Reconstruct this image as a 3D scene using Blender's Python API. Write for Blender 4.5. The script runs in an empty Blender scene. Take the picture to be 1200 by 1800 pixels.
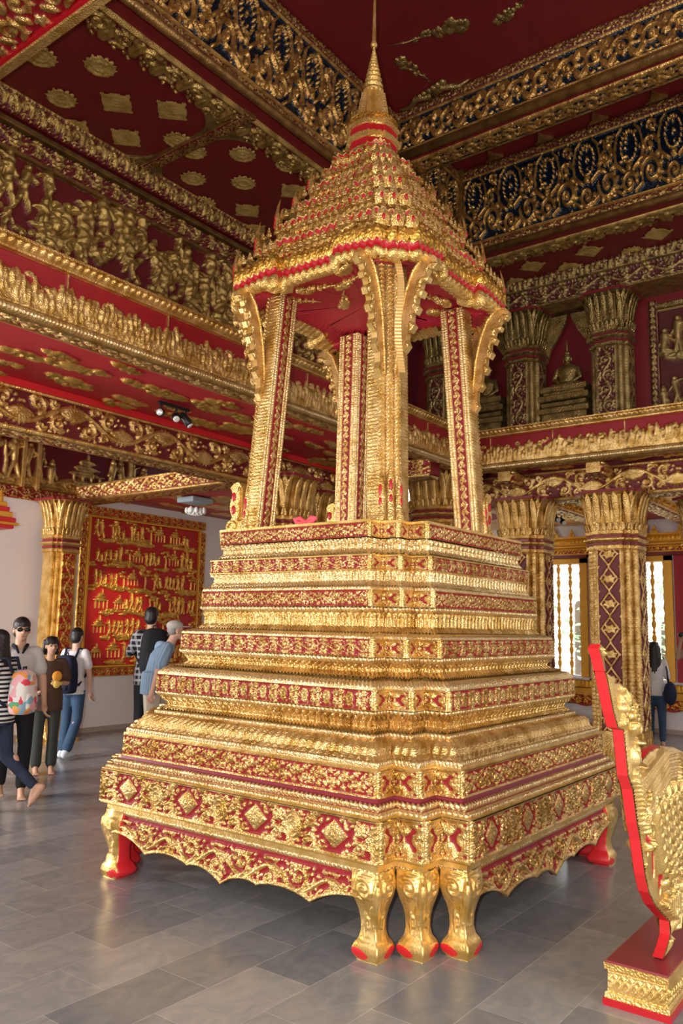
import bpy, math, random
import numpy as np
from mathutils import Vector, Matrix, Euler

C = bpy.context.scene.collection
SC = bpy.context.scene
PI = math.pi
rad = math.radians
random.seed(7)
RNG = np.random.RandomState(11)

# ------------------------------------------------------------------ camera
FPX, YAW, PITCH, ROLL, EYE = 1408.08, rad(37.123), rad(8.078), rad(1.170), 1.65
cam_d = bpy.data.cameras.new('camera')
cam = bpy.data.objects.new('camera', cam_d)
C.objects.link(cam)
_F = Vector((math.cos(YAW) * math.cos(PITCH), math.sin(YAW) * math.cos(PITCH), math.sin(PITCH)))
_R = Vector((math.sin(YAW), -math.cos(YAW), 0))
_U = _R.cross(_F)
_R2 = _R * math.cos(ROLL) + _U * math.sin(ROLL)
_U2 = -_R * math.sin(ROLL) + _U * math.cos(ROLL)
_m = Matrix((( _R2.x, _U2.x, -_F.x, 0), (_R2.y, _U2.y, -_F.y, 0), (_R2.z, _U2.z, -_F.z, EYE), (0, 0, 0, 1)))
cam.matrix_world = _m
cam_d.sensor_fit = 'VERTICAL'
cam_d.sensor_height = 36.0
cam_d.lens = FPX / 1800.0 * 36.0
cam_d.clip_start = 0.05
cam_d.clip_end = 200
SC.camera = cam

# ------------------------------------------------------------------ look, world, lights
SC.view_settings.view_transform = 'Standard'
SC.view_settings.look = 'None'
SC.view_settings.gamma = 1.0
SC.view_settings.use_curve_mapping = False
SC.view_settings.exposure = -0.12
w = bpy.data.worlds.new('world')
SC.world = w
w.use_nodes = True
w.node_tree.nodes['Background'].inputs[0].default_value = (0.93, 0.97, 1.0, 1)
w.node_tree.nodes['Background'].inputs[1].default_value = 3.4

def area(name, loc, target, size, power, col, size_y=None):
    d = bpy.data.lights.new(name, 'AREA')
    d.energy = power
    d.color = col
    d.size = size
    if size_y:
        d.shape = 'RECTANGLE'
        d.size_y = size_y
    o = bpy.data.objects.new(name, d)
    C.objects.link(o)
    o.location = loc
    o.rotation_euler = (Vector(target) - Vector(loc)).to_track_quat('-Z', 'Y').to_euler()
    return o

# the camera's flash, a hand's breadth left of the lens (portrait grip)
fl = Vector((0, 0, EYE)) - _R2 * 0.13 + _U2 * 0.03 - _F * 0.05
area('flash', fl, fl + _F, 0.05, 175, (1.0, 0.95, 0.86))
# added fill lamps out of view, standing in for daylight behind and beside the camera
area('rear_fill', (-4.5, 1.0, 2.6), (5, 4, 2.4), 4.0, 260, (1.0, 0.94, 0.88), 3.2)
area('side_fill', (3.0, -4.0, 2.4), (5, 5, 2.2), 4.0, 170, (1.0, 0.94, 0.86), 3.0)
area('left_fill', (0.5, 9.6, 1.9), (8.5, 9.3, 0.3), 1.6, 430, (1.0, 0.97, 0.95), 2.4)  # added fill that brightens the left wall and the floor below it

# ------------------------------------------------------------------ materials
def mat(name, col, rough=0.5, metal=0.0, bump=0.0, bscale=60.0, var=0.0, emit=None, spec=0.5):
    m = bpy.data.materials.new(name)
    m.use_nodes = True
    nt = m.node_tree
    b = nt.nodes['Principled BSDF']
    b.inputs['Base Color'].default_value = (*col, 1)
    b.inputs['Roughness'].default_value = rough
    b.inputs['Metallic'].default_value = metal
    b.inputs['Specular IOR Level'].default_value = spec
    if bump or var:
        tc = nt.nodes.new('ShaderNodeTexCoord')
        nz = nt.nodes.new('ShaderNodeTexNoise')
        nz.inputs['Scale'].default_value = bscale
        nz.inputs['Detail'].default_value = 3
        nt.links.new(tc.outputs['Object'], nz.inputs['Vector'])
        if bump:
            bp = nt.nodes.new('ShaderNodeBump')
            bp.inputs['Strength'].default_value = bump
            bp.inputs['Distance'].default_value = 0.01
            nt.links.new(nz.outputs[0], bp.inputs['Height'])
            nt.links.new(bp.outputs[0], b.inputs['Normal'])
        if var:
            mx = nt.nodes.new('ShaderNodeMixRGB')
            mx.inputs[1].default_value = (*[c * (1 - var) for c in col], 1)
            mx.inputs[2].default_value = (*[min(1, c * (1 + var)) for c in col], 1)
            nt.links.new(nz.outputs[0], mx.inputs[0])
            nt.links.new(mx.outputs[0], b.inputs['Base Color'])
    if emit:
        b.inputs['Emission Color'].default_value = (*emit[0], 1)
        b.inputs['Emission Strength'].default_value = emit[1]
    return m

def gilt(name, ground, gold=(0.80, 0.55, 0.22), gold2=(0.48, 0.27, 0.06), rough=0.33, metal=0.82, fleck=0.5, fscale=110, ground_rough=0.5, glitter=0.0):
    """carved wood, raised parts gilded and the recessed ground painted: attribute m (1 = gilded)"""
    m = bpy.data.materials.new(name)
    m.use_nodes = True
    nt = m.node_tree
    L = nt.links
    b = nt.nodes['Principled BSDF']
    at = nt.nodes.new('ShaderNodeAttribute')
    at.attribute_name = 'm'
    tc = nt.nodes.new('ShaderNodeTexCoord')
    nz = nt.nodes.new('ShaderNodeTexNoise')
    nz.inputs['Scale'].default_value = 9
    nz.inputs['Detail'].default_value = 5
    L.new(tc.outputs['Object'], nz.inputs['Vector'])
    rp = nt.nodes.new('ShaderNodeValToRGB')
    rp.color_ramp.elements[0].position = 0.35
    rp.color_ramp.elements[0].color = (*gold2, 1)
    rp.color_ramp.elements[1].position = 0.62
    rp.color_ramp.elements[1].color = (*gold, 1)
    L.new(nz.outputs[0], rp.inputs[0])
    gr = nt.nodes.new('ShaderNodeMixRGB')
    gr.inputs[1].default_value = (*[c * 0.75 for c in ground], 1)
    gr.inputs[2].default_value = (*ground, 1)
    L.new(nz.outputs[0], gr.inputs[0])
    st = nt.nodes.new('ShaderNodeMapRange')
    st.inputs['From Min'].default_value = 0.38
    st.inputs['From Max'].default_value = 0.62
    L.new(at.outputs['Fac'], st.inputs['Value'])
    mx = nt.nodes.new('ShaderNodeMixRGB')
    L.new(st.outputs[0], mx.inputs[0])
    L.new(gr.outputs[0], mx.inputs[1])
    L.new(rp.outputs[0], mx.inputs[2])
    L.new(mx.outputs[0], b.inputs['Base Color'])
    mm = nt.nodes.new('ShaderNodeMath')
    mm.operation = 'MULTIPLY'
    mm.inputs[1].default_value = metal
    L.new(st.outputs[0], mm.inputs[0])
    L.new(mm.outputs[0], b.inputs['Metallic'])
    rr = nt.nodes.new('ShaderNodeMapRange')
    rr.inputs['To Min'].default_value = ground_rough
    rr.inputs['To Max'].default_value = rough
    L.new(st.outputs[0], rr.inputs['Value'])
    L.new(rr.outputs[0], b.inputs['Roughness'])
    n2 = nt.nodes.new('ShaderNodeTexVoronoi')
    n2.inputs['Scale'].default_value = fscale
    L.new(tc.outputs['Object'], n2.inputs['Vector'])
    bp = nt.nodes.new('ShaderNodeBump')
    bp.inputs['Distance'].default_value = 0.006
    sm = nt.nodes.new('ShaderNodeMapRange')
    sm.inputs['To Min'].default_value = glitter
    sm.inputs['To Max'].default_value = fleck
    L.new(st.outputs[0], sm.inputs['Value'])
    L.new(sm.outputs[0], bp.inputs['Strength'])
    L.new(n2.outputs['Distance'], bp.inputs['Height'])
    L.new(bp.outputs[0], b.inputs['Normal'])
    return m

G_RED = gilt('gilt_on_red', (0.30, 0.008, 0.014))
G_COL = gilt('gilt_on_maroon', (0.15, 0.008, 0.012))
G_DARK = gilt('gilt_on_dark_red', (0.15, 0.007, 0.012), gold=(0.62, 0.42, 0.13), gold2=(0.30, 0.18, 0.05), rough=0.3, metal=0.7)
G_BLUE = gilt('gilt_on_blue_mosaic', (0.003, 0.012, 0.026), gold=(0.62, 0.36, 0.10), gold2=(0.30, 0.15, 0.04), rough=0.3, metal=0.7, ground_rough=0.15, glitter=0.8, fscale=60)
G_ORANGE = gilt('bright_gilt_on_red', (0.42, 0.01, 0.012), gold=(0.95, 0.55, 0.08), gold2=(0.72, 0.34, 0.04))
G_MURAL = gilt('gilt_on_scarlet', (0.55, 0.012, 0.012), gold=(0.88, 0.55, 0.12), gold2=(0.60, 0.32, 0.06))
G_DULL = gilt('dull_gilt', (0.10, 0.01, 0.01), gold=(0.50, 0.36, 0.14), gold2=(0.25, 0.17, 0.06), rough=0.36, metal=0.7)  # a darker, duller gilt on a very dark red ground
GOLD = gilt('gold_leaf', (.62, .34, .07), gold=(.80, .54, .20), gold2=(.55, .31, .07), metal=.72, fleck=.8, fscale=75)
GOLD_SM = gilt('smooth_gold_leaf', (.62, .34, .07), gold=(.80, .54, .20), gold2=(.60, .36, .08), metal=.72, fleck=.22, fscale=60)
GOLD_PALE = gilt('pale_gold_leaf', (.62, .34, .07), gold=(.90, .62, .22), gold2=(.70, .43, .11), metal=.72, fleck=.7, fscale=90)
GOLD_DK = gilt('dark_gold_leaf', (.3, .2, .05), gold=(.46, .33, .12), gold2=(.22, .15, .05), metal=.75, fleck=.9, fscale=60)  # a darker gold for the upper columns, statues and ceiling ornament
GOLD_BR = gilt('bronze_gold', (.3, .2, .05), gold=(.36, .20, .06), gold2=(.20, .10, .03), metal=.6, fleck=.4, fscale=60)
RED = mat('red_lacquer', (0.46, 0.010, 0.018), 0.3)
REDB = mat('bright_red_paint', (0.62, 0.02, 0.025), 0.4)
REDD = mat('dark_red_paint', (0.20, 0.010, 0.018), 0.45, var=0.12, bump=0.1, bscale=6)
REDC = mat('ceiling_red_paint', (0.17, 0.010, 0.014), 0.5, var=0.15, bump=0.05, bscale=4)
MAROON = mat('maroon_lacquer', (0.22, 0.02, 0.03), 0.3)
PLASTER = mat('white_plaster', (0.80, 0.76, 0.76), 0.7, bump=0.08, bscale=20, var=0.03)
DARKP = mat('dark_paint', (0.03, 0.025, 0.03), 0.6)
BLACK = mat('black_plastic', (0.015, 0.015, 0.017), 0.35)

# ------------------------------------------------------------------ object helpers
ORIG = {}
def thing(name, label, cat, loc=(0, 0, 0), group=None, kind=None):
    o = bpy.data.objects.new(name, None)
    C.objects.link(o)
    o.empty_display_size = 0.1
    o.location = loc
    ORIG[o.name] = Vector(loc)
    if kind:
        o['kind'] = kind
        if label:
            o['label'] = label
    else:
        o['label'] = label
        o['category'] = cat
    if group:
        o['group'] = group
    return o

def tag(o, label, cat, group=None):
    o['label'] = label
    o['category'] = cat
    if group:
        o['group'] = group
    return o

def struct(o, label=None):
    o['kind'] = 'structure'
    if label:
        o['label'] = label
    return o

def link(name, V, Fc, mats, parent=None, attr=None, mi=None, smooth=True, origin=None):
    """V world coordinates (n,3); Fc list/array of faces"""
    V = np.asarray(V, dtype=np.float64)
    if parent is not None:
        org = ORIG[parent.name]
    else:
        if origin is None:
            origin = (V[:, 0].mean(), V[:, 1].mean(), V[:, 2].min())
        org = Vector(origin)
    V = V - np.array(org)
    me = bpy.data.meshes.new(name)
    if isinstance(Fc, np.ndarray):
        nf, k = Fc.shape
        me.vertices.add(len(V))
        me.vertices.foreach_set('co', V.astype(np.float32).ravel())
        me.loops.add(nf * k)
        me.loops.foreach_set('vertex_index', Fc.astype(np.int32).ravel())
        me.polygons.add(nf)
        me.polygons.foreach_set('loop_start', np.arange(0, nf * k, k, dtype=np.int32))
        me.polygons.foreach_set('loop_total', np.full(nf, k, dtype=np.int32))
        me.update(calc_edges=True)
    else:
        me.from_pydata([tuple(v) for v in V], [], Fc)
    if not isinstance(mats, (list, tuple)):
        mats = [mats]
    for m in mats:
        me.materials.append(m)
    if mi is not None:
        me.polygons.foreach_set('material_index', np.asarray(mi, dtype=np.int32))
    if smooth is True:
        me.polygons.foreach_set('use_smooth', np.ones(len(me.polygons), dtype=bool))
    elif smooth is not False:
        me.polygons.foreach_set('use_smooth', np.asarray(smooth, dtype=bool))
    if attr is None: attr = np.ones(len(V))
    if attr is not None:
        a = me.attributes.new('m', 'FLOAT', 'POINT')
        a.data.foreach_set('value', np.asarray(attr, dtype=np.float32))
    me.validate()
    o = bpy.data.objects.new(name, me)
    C.objects.link(o)
    if parent is not None:
        o.parent = parent
        ORIG[o.name] = org
    else:
        o.location = org
        ORIG[o.name] = org
    return o

def dup(root, loc, label=None):
    r = root.copy()
    C.objects.link(r)
    r.location = loc
    if label:
        r['label'] = label
    for ch in list(root.children):
        c = ch.copy()
        C.objects.link(c)
        c.parent = r
        for g in list(ch.children):
            d = g.copy()
            C.objects.link(d)
            d.parent = c
    return r

class MB:
    """collects shapes into one mesh"""
    def __init__(s):
        s.v = []; s.f = []; s.mi = []; s.a = []; s.sm = []
        s.n = 0
    def add(s, V, Fc, mi=0, a=1.0, sm=True):
        V = np.asarray(V, float).reshape(-1, 3)
        n0 = s.n
        s.v.append(V)
        s.n += len(V)
        for f in Fc:
            s.f.append(tuple(int(i) + n0 for i in f))
            s.mi.append(mi)
            s.sm.append(sm)
        s.a.append(np.full(len(V), a, float) if np.isscalar(a) else np.asarray(a, float))
        return s
    def box(s, x0, y0, z0, x1, y1, z1, mi=0, a=1.0, ch=0.0):
        if x1 < x0: x0, x1 = x1, x0
        if y1 < y0: y0, y1 = y1, y0
        if z1 < z0: z0, z1 = z1, z0
        if ch > 0:
            rings = []
            for z, i in ((z0, ch), (z0 + ch, 0), (z1 - ch, 0), (z1, ch)):
                rings.append([(x0 + i, y0 + i, z), (x1 - i, y0 + i, z), (x1 - i, y1 - i, z), (x0 + i, y1 - i, z)])
            return s.loft(rings, mi=mi, a=a, sm=False)
        V = [(x0, y0, z0), (x1, y0, z0), (x1, y1, z0), (x0, y1, z0), (x0, y0, z1), (x1, y0, z1), (x1, y1, z1), (x0, y1, z1)]
        return s.add(V, [(0, 3, 2, 1), (4, 5, 6, 7), (0, 1, 5, 4), (1, 2, 6, 5), (2, 3, 7, 6), (3, 0, 4, 7)], mi, a, False)
    def loft(s, rings, mi=0, a=1.0, sm=True, caps=True, closed=True):
        R = [np.asarray(r, float) for r in rings]
        k = len(R[0])
        V = np.concatenate(R)
        Fc = []
        kk = k if closed else k - 1
        for j in range(len(R) - 1):
            for i in range(kk):
                i2 = (i + 1) % k
                Fc.append((j * k + i, j * k + i2, (j + 1) * k + i2, (j + 1) * k + i))
        if caps:
            Fc.append(tuple(reversed(range(k))))
            Fc.append(tuple((len(R) - 1) * k + i for i in range(k)))
        if callable(mi):
            for f in Fc:
                pass
        return s.add(V, Fc, mi, a, sm)
    def lathe(s, prof, c=(0, 0), seg=16, mi=0, z0=0, a=1.0, ph=0):
        rings = []
        for r, z in prof:
            r = max(r, 1e-4)
            rings.append([(c[0] + r * math.cos(2 * PI * i / seg + ph), c[1] + r * math.sin(2 * PI * i / seg + ph), z0 + z) for i in range(seg)])
        return s.loft(rings, mi, a)
    def ell(s, c, r, mi=0, rot=None, seg=12, rg=8, a=1.0):
        rings = []
        M = rot if rot is not None else Matrix.Identity(3)
        for j in range(rg + 1):
            t = -PI / 2 + PI * j / rg
            rr = max(math.cos(t), 0.02)
            ring = []
            for i in range(seg):
                p = Vector((rr * math.cos(2 * PI * i / seg) * r[0], rr * math.sin(2 * PI * i / seg) * r[1], math.sin(t) * r[2]))
                p = M @ p
                ring.append((c[0] + p.x, c[1] + p.y, c[2] + p.z))
            rings.append(ring)
        return s.loft(rings, mi, a)
    def cone(s, p, q, r0, r1, seg=10, mi=0, a=1.0, flat=1.0):
        """tapered capsule"""
        p = Vector(p); q = Vector(q)
        d = (q - p)
        L = d.length
        if L < 1e-6:
            return s
        d.normalize()
        u = d.orthogonal().normalized()
        v = d.cross(u)
        rings = []
        prof = [(0.25, -0.95), (0.7, -0.7), (1, 0)]
        for k, h in prof:
            rings.append((p + d * h * r0, r0 * k))
        for k, h in reversed(prof):
            rings.append((q - d * h * r1, r1 * k))
        s.loft([[tuple(c + (u * math.cos(2 * PI * i / seg) + v * math.sin(2 * PI * i / seg) * flat) * r) for i in range(seg)] for c, r in rings], mi, a)
        return s
    def tube(s, pts, r, seg=8, mi=0, a=1.0):
        pts = [Vector(p) for p in pts]
        rs = r if isinstance(r, (list, tuple)) else [r] * len(pts)
        rings = []
        u = None
        for i, p in enumerate(pts):
            d = (pts[min(i + 1, len(pts) - 1)] - pts[max(i - 1, 0)]).normalized()
            if u is None:
                u = d.orthogonal().normalized()
            else:
                u = (u - d * u.dot(d)).normalized()
            v = d.cross(u)
            rings.append([tuple(p + (u * math.cos(2 * PI * k / seg) + v * math.sin(2 * PI * k / seg)) * rs[i]) for k in range(seg)])
        return s.loft(rings, mi, a)
    def extr(s, poly, O, U, V, N, t, mi=0, mi_edge=None, a=1.0, bev=0.0):
        """2D outline extruded from O+.. by t along N"""
        O = Vector(O); U = Vector(U); V = Vector(V); N = Vector(N)
        n = len(poly)
        A = [tuple(O + U * p[0] + V * p[1]) for p in poly]
        B = [tuple(O + U * p[0] + V * p[1] + N * t) for p in poly]
        me = mi if mi_edge is None else mi_edge
        # triangulate outline
        from mathutils.geometry import tessellate_polygon
        tri = tessellate_polygon([[Vector((p[0], p[1], 0)) for p in poly]])
        s.add(A, [tuple(f) for f in tri], mi, a, False)
        s.add(B, [tuple(f) for f in tri], mi, a, False)
        s.add(A + B, [(i, (i + 1) % n, n + (i + 1) % n, n + i) for i in range(n)], me, a, False)
        return s
    def build(s, name, mats, parent=None, origin=None, smooth=None):
        V = np.concatenate(s.v)
        return link(name, V, s.f, mats, parent, np.concatenate(s.a), s.mi, s.sm if smooth is None else smooth, origin)

# ------------------------------------------------------------------ carved patterns (height fields)
class Tile:
    def __init__(s, L=2.0, ny=72, per=True):
        s.L = L; s.ny = ny; s.nx = int(L * ny); s.per = per
        x = (np.arange(s.nx) + 0.5) / ny
        y = (np.arange(ny) + 0.5) / ny
        s.X, s.Y = np.meshgrid(x, y)
        s.H = np.zeros_like(s.X)
    def _loc(s, cx, cy, R):
        """index window and local coordinates around (cx,cy)"""
        ny = s.ny
        i0 = int(math.floor((cx - R) * ny)); i1 = int(math.ceil((cx + R) * ny)) + 1
        j0 = max(0, int((cy - R) * ny)); j1 = min(ny, int((cy + R) * ny) + 2)
        if j1 <= j0: return None
        if s.per:
            i1 = min(i1, i0 + s.nx)
            idx = np.arange(i0, i1)
            xs = (idx + 0.5) / ny - cx
            ii = idx % s.nx
        else:
            i0 = max(0, i0); i1 = min(s.nx, i1)
            if i1 <= i0: return None
            idx = np.arange(i0, i1)
            xs = (idx + 0.5) / ny - cx
            ii = idx
        ys = (np.arange(j0, j1) + 0.5) / ny - cy
        X, Y = np.meshgrid(xs, ys)
        return ii, slice(j0, j1), X, Y
    def _put(s, w, h):
        ii, jj, X, Y = w
        cur = s.H[jj][:, ii]
        blk = np.maximum(cur, h)
        s.H[jj.start:jj.stop, ii] = blk
    def seg(s, p, q, w0, w1=None, h=1.0):
        if w1 is None: w1 = w0
        cx, cy = (p[0] + q[0]) / 2, (p[1] + q[1]) / 2
        dx, dy = q[0] - p[0], q[1] - p[1]
        L = math.hypot(dx, dy) + 1e-9
        w = s._loc(cx, cy, L / 2 + max(w0, w1) + .02)
        if w is None: return
        _, _, X, Y = w
        t = np.clip(((X + dx / 2) * dx + (Y + dy / 2) * dy) / (L * L), 0, 1)
        d = np.hypot(X + dx / 2 - t * dx, Y + dy / 2 - t * dy)
        ww = w0 + (w1 - w0) * t
        k = np.clip(1 - (d / ww) ** 2, 0, 1)
        s._put(w, h * np.sqrt(k))
    def line(s, pts, w0, w1=None, h=1.0):
        if w1 is None: w1 = w0
        n = len(pts) - 1
        for i in range(n):
            a = w0 + (w1 - w0) * i / n; b = w0 + (w1 - w0) * (i + 1) / n
            s.seg(pts[i], pts[i + 1], a, b, h)
    def dot(s, x, y, r, h=1.0, ry=None, rings=0, ang=0):
        ry = ry or r
        w = s._loc(x, y, max(r, ry) + .02)
        if w is None: return
        _, _, X, Y = w
        if ang:
            c, sn = math.cos(ang), math.sin(ang)
            X, Y = X * c + Y * sn, -X * sn + Y * c
        d2 = (X / r) ** 2 + (Y / ry) ** 2
        k = np.sqrt(np.clip(1 - d2, 0, 1)) * h
        if rings:
            k = np.where(d2 < 1, h * (0.55 + 0.45 * np.cos(np.sqrt(d2) * rings * 2 * PI)), 0) * (d2 < 1)
        s._put(w, k)
    def leaf(s, x, y, ang, L, wd, h=1.0):
        cx, cy = x + math.cos(ang) * L / 2, y + math.sin(ang) * L / 2
        w = s._loc(cx, cy, max(L / 2, wd) + .02)
        if w is None: return
        _, _, X, Y = w
        c, sn = math.cos(ang), math.sin(ang)
        u = (X * c + Y * sn) / L + 0.5
        v = -X * sn + Y * c
        uu = np.clip(u, 0, 1)
        ww = wd * np.sin(PI * uu ** 0.75) + 1e-6
        k = np.clip(1 - (v / ww) ** 2, 0, 1) * ((u > 0) & (u < 1))
        g = 1 - 0.45 * np.exp(-(v / (0.16 * wd)) ** 2)
        s._put(w, h * np.sqrt(k) * g)
    def rosette(s, x, y, r, n=6, h=1.0):
        for i in range(n):
            a = 2 * PI * i / n + .3
            s.leaf(x + math.cos(a) * r * .2, y + math.sin(a) * r * .2, a, r * .8, r * .34, h * .85)
        s.dot(x, y, r * .32, h)
    def spiral(s, x, y, r, a0, turns, w, h=1.0, leaves=5):
        pts = []
        n = 22
        for i in range(n + 1):
            t = i / n
            a = a0 + turns * 2 * PI * t
            rr = r * (1 - 0.78 * t)
            pts.append((x + math.cos(a) * rr, y + math.sin(a) * rr))
        s.line(pts, w, w * .6, h)
        s.dot(x, y, r * .26, h)
        sg = 1 if turns > 0 else -1
        for k in range(leaves):
            a = a0 + sg * (k + .6) * 2 * PI * .62 / leaves
            rr = r * (1 - .78 * abs(a - a0) / (abs(turns) * 2 * PI))
            s.leaf(x + math.cos(a) * rr, y + math.sin(a) * rr, a + sg * .7, r * .62, r * .2, h * .8)
    def fill(s, n, L=.14, wd=.04, seed=1, gap=.02):
        """small leaves tucked into the empty ground"""
        rng = np.random.RandomState(seed)
        for _ in range(n):
            x = rng.uniform(0, s.L); y = rng.uniform(.08, .92)
            a = rng.uniform(0, 2 * PI)
            ok = True
            for t_ in (0.1, .5, .9):
                i = int((x + math.cos(a) * L * t_) * s.ny) % s.nx; j = int((y + math.sin(a) * L * t_) * s.ny)
                if j < 0 or j >= s.ny or (not s.per and i >= s.nx): ok = False; break
                if s.H[j, i] > .05: ok = False; break
            if ok: s.leaf(x, y, a, L * rng.uniform(.8, 1.2), wd, .75)
    def frame(s, b, h=0.8):
        m = (s.Y < b) | (s.Y > 1 - b)
        s.H = np.where(m, np.maximum(s.H, h), s.H)
    def done(s):
        s.M = np.clip((s.H - 0.04) / 0.1, 0, 1)
        return s
    def sample(s, u, v, A):
        """u in repeats (or 0..1 when not periodic), v 0..1"""
        x = np.asarray(u) * s.nx - 0.5
        y = np.clip(np.asarray(v) * s.ny - 0.5, 0, s.ny - 1.001)
        x0 = np.floor(x).astype(int); fx = x - x0
        y0 = np.floor(y).astype(int); fy = y - y0
        if s.per:
            xa = x0 % s.nx; xb = (x0 + 1) % s.nx
        else:
            xa = np.clip(x0, 0, s.nx - 1); xb = np.clip(x0 + 1, 0, s.nx - 1)
        yb = np.minimum(y0 + 1, s.ny - 1)
        return (A[y0, xa] * (1 - fx) + A[y0, xb] * fx) * (1 - fy) + (A[yb, xa] * (1 - fx) + A[yb, xb] * fx) * fy

def t_scroll(L=2.0, b=0.06, w=.05, ny=72):
    t = Tile(L, ny)
    pts = [(x * L / 40, .5 + .2 * math.sin(2 * PI * x / 40)) for x in range(41)]
    t.line(pts, w, h=.8)
    for k, sg in ((0.25, -1), (0.75, 1)):
        cx, cy = k * L, .5 + sg * .1
        t.spiral(cx, cy, .26, -sg * PI / 2, sg * 1.3, w * .9, 1.0, 6)
        for j, a in enumerate((.4, 1.0, 1.57, 2.1, 2.7)):
            t.leaf(cx + math.cos(a) * .12, .5 - sg * .3 , -sg * a if False else (-sg) * a, .2, .06, .9)
        t.leaf(cx - .3, .5 + sg * .32, sg * .3, .24, .07, .8)
        t.leaf(cx + .3, .5 + sg * .32, PI - sg * .3, .24, .07, .8)
    t.rosette(0, .5, .13, 5)
    t.rosette(L / 2, .5, .13, 5)
    if b: t.frame(b)
    t.fill(90, .13, .04)
    return t.done()

def t_lozenge():
    L = 2.5
    t = Tile(L, 80)
    t.H[:] = 0
    for x in (L * .0,):
        t.dot(x, .5, .30, .8, .40, rings=3)
        for a in range(12):
            an = a * PI / 6
            t.dot(x + .33 * math.cos(an), .5 + .42 * math.sin(an), .045, .8)
    for sx in (-1, 1):
        for sy in (-1, 1):
            t.spiral(L * .5 + sx * .72, .5 + sy * .25, .17, sy * 1.2 + (PI if sx > 0 else 0), sx * sy * 1.2, .045, .9, 4)
            t.leaf(L * .5 + sx * .40, .5 + sy * .42, PI if sx < 0 else 0, .3, .08, .9)
            t.leaf(L * .5 + sx * .60, .5 + sy * .05, sy * .6 if sx > 0 else PI - sy * .6, .26, .07, .9)
        t.dot(L * .5 + sx * .60, .5, .06, .9)
    # diamond: red outline, rosette inside
    D = np.abs(((t.X - L * .5 + L / 2) % L) - L / 2) / .50 + np.abs(t.Y - .5) / .46
    t.H = np.where(D < 1.0, 0, t.H)
    ins = np.clip((0.80 - D) * 8, 0, .5)
    t.H = np.maximum(t.H, ins)
    t.rosette(L * .5, .5, .24, 8)
    t.frame(.05)
    if True:
        keep = ((np.abs(((t.X - L * .5 + L / 2) % L) - L / 2) / .50 + np.abs(t.Y - .5) / .46) < 1.02) & (np.abs(((t.X - L * .5 + L / 2) % L) - L / 2) / .50 + np.abs(t.Y - .5) / .46 > .78)
        t.H[keep] = .06
        t.fill(230, .13, .045)
        t.H[keep] = 0
    return t.done()

def t_quat():
    """quatrefoil of curls centred on the inner edge of a stepped corner, in the middle of the tile"""
    L = 1.6
    t = Tile(L, 90)
    rng = np.random.RandomState(3)
    for k in range(70):
        t.leaf(rng.uniform(0, L), rng.uniform(0, 1), rng.uniform(0, 6.28), .2, .07, rng.uniform(.5, .8))
    t.H = np.maximum(t.H, .3)
    def carve(p, q, w):
        dx, dy = q[0] - p[0], q[1] - p[1]; L2 = dx * dx + dy * dy + 1e-9
        k = np.clip(((t.X - p[0]) * dx + (t.Y - p[1]) * dy) / L2, 0, 1)
        t.H = np.where(np.hypot(t.X - p[0] - k * dx, t.Y - p[1] - k * dy) < w, 0, t.H)
    c = L / 2
    for sx in (-1, 1):
        carve((c + sx * .33, .5), (c + sx * .33, .5), .10)
        for sy in (-1, 1):
            carve((c + sx * .33, .5), (c + sx * .47, .5 + sy * .20), .055)
            carve((c + sx * .50, .5 + sy * .22), (c + sx * .50, .5 + sy * .22), .075)
            carve((c + sx * .02, .5 + sy * .38), (c + sx * .12, .5 + sy * .40), .035)
            carve((c + sx * .64, .5 + sy * .39), (c + sx * .72, .5 + sy * .39), .03)
        carve((c + sx * .72, .5), (c + sx * .74, .5), .03)
    R_ = np.hypot(t.X - c, t.Y - .5)
    t.H = np.where((R_ > .10) & (R_ < .17), 0, t.H)
    for sx in (-1, 1):
        for sy in (-1, 1):
            t.dot(c + sx * .17, .5 + sy * .20, .095, 1, rings=1)
    t.dot(c, .5, .07, 1)
    t.frame(.07)
    return t.done()

def t_bold(L=2.8):
    t = Tile(L, 96)
    t.line([(x * L / 48, .5 + .27 * math.sin(2 * PI * x / 48)) for x in range(49)], .065, h=.8)
    for k, sg in ((.25, 1), (.75, -1)):
        cx = k * L; cy = .5 + sg * .10
        for a in np.linspace(-1.5, 1.5, 9):
            t.leaf(cx, cy - sg * .12, sg * (PI / 2) + a * .8 * sg, .42, .075, 1)
        t.dot(cx, cy - sg * .1, .11, 1)
        for sx in (-1, 1):
            t.spiral(cx + sx * .42, .5 - sg * .18, .20, sg * 1.2, -sx * sg * 1.2, .062, .95, 6)
            t.spiral(cx + sx * .55, .5 + sg * .30, .12, 0, sx * sg * 1.1, .045, .85, 4)
            t.leaf(cx + sx * .2, .5 - sg * .32, (0 if sx > 0 else PI), .34, .08, .9)
    t.fill(60, .13, .045)
    t.frame(.035)
    return t.done()

def t_dense(L=2.0):
    t = Tile(L, 72)
    for k in range(4):
        x = (k + .5) * L / 4
        sg = 1 if k % 2 else -1
        t.spiral(x, .5 + sg * .12, .2, sg * 1.5, -sg * 1.25, .05, 1, 5)
        t.rosette(x, .5 - sg * .28, .13, 5)
        t.leaf(x + .25, .5, sg * 1.2, .3, .07, .9)
        t.leaf(x + .2, .5 - sg * .1, -sg * 1.0, .3, .07, .9)
    t.frame(.06)
    t.fill(100, .13, .04)
    return t.done()

def t_vine():
    L = 1.6
    t = Tile(L, 48)
    t.line([(x * L / 24, .5 + .22 * math.sin(2 * PI * x / 24)) for x in range(25)], .07, h=.9)
    for k, sg in ((.25, -1), (.75, 1)):
        t.rosette(k * L, .5 + sg * .12, .26, 5)
        t.leaf(k * L + .15, .5 - sg * .05, sg * .9, .35, .12, .9)
    t.frame(.07)
    return t.done()

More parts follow.
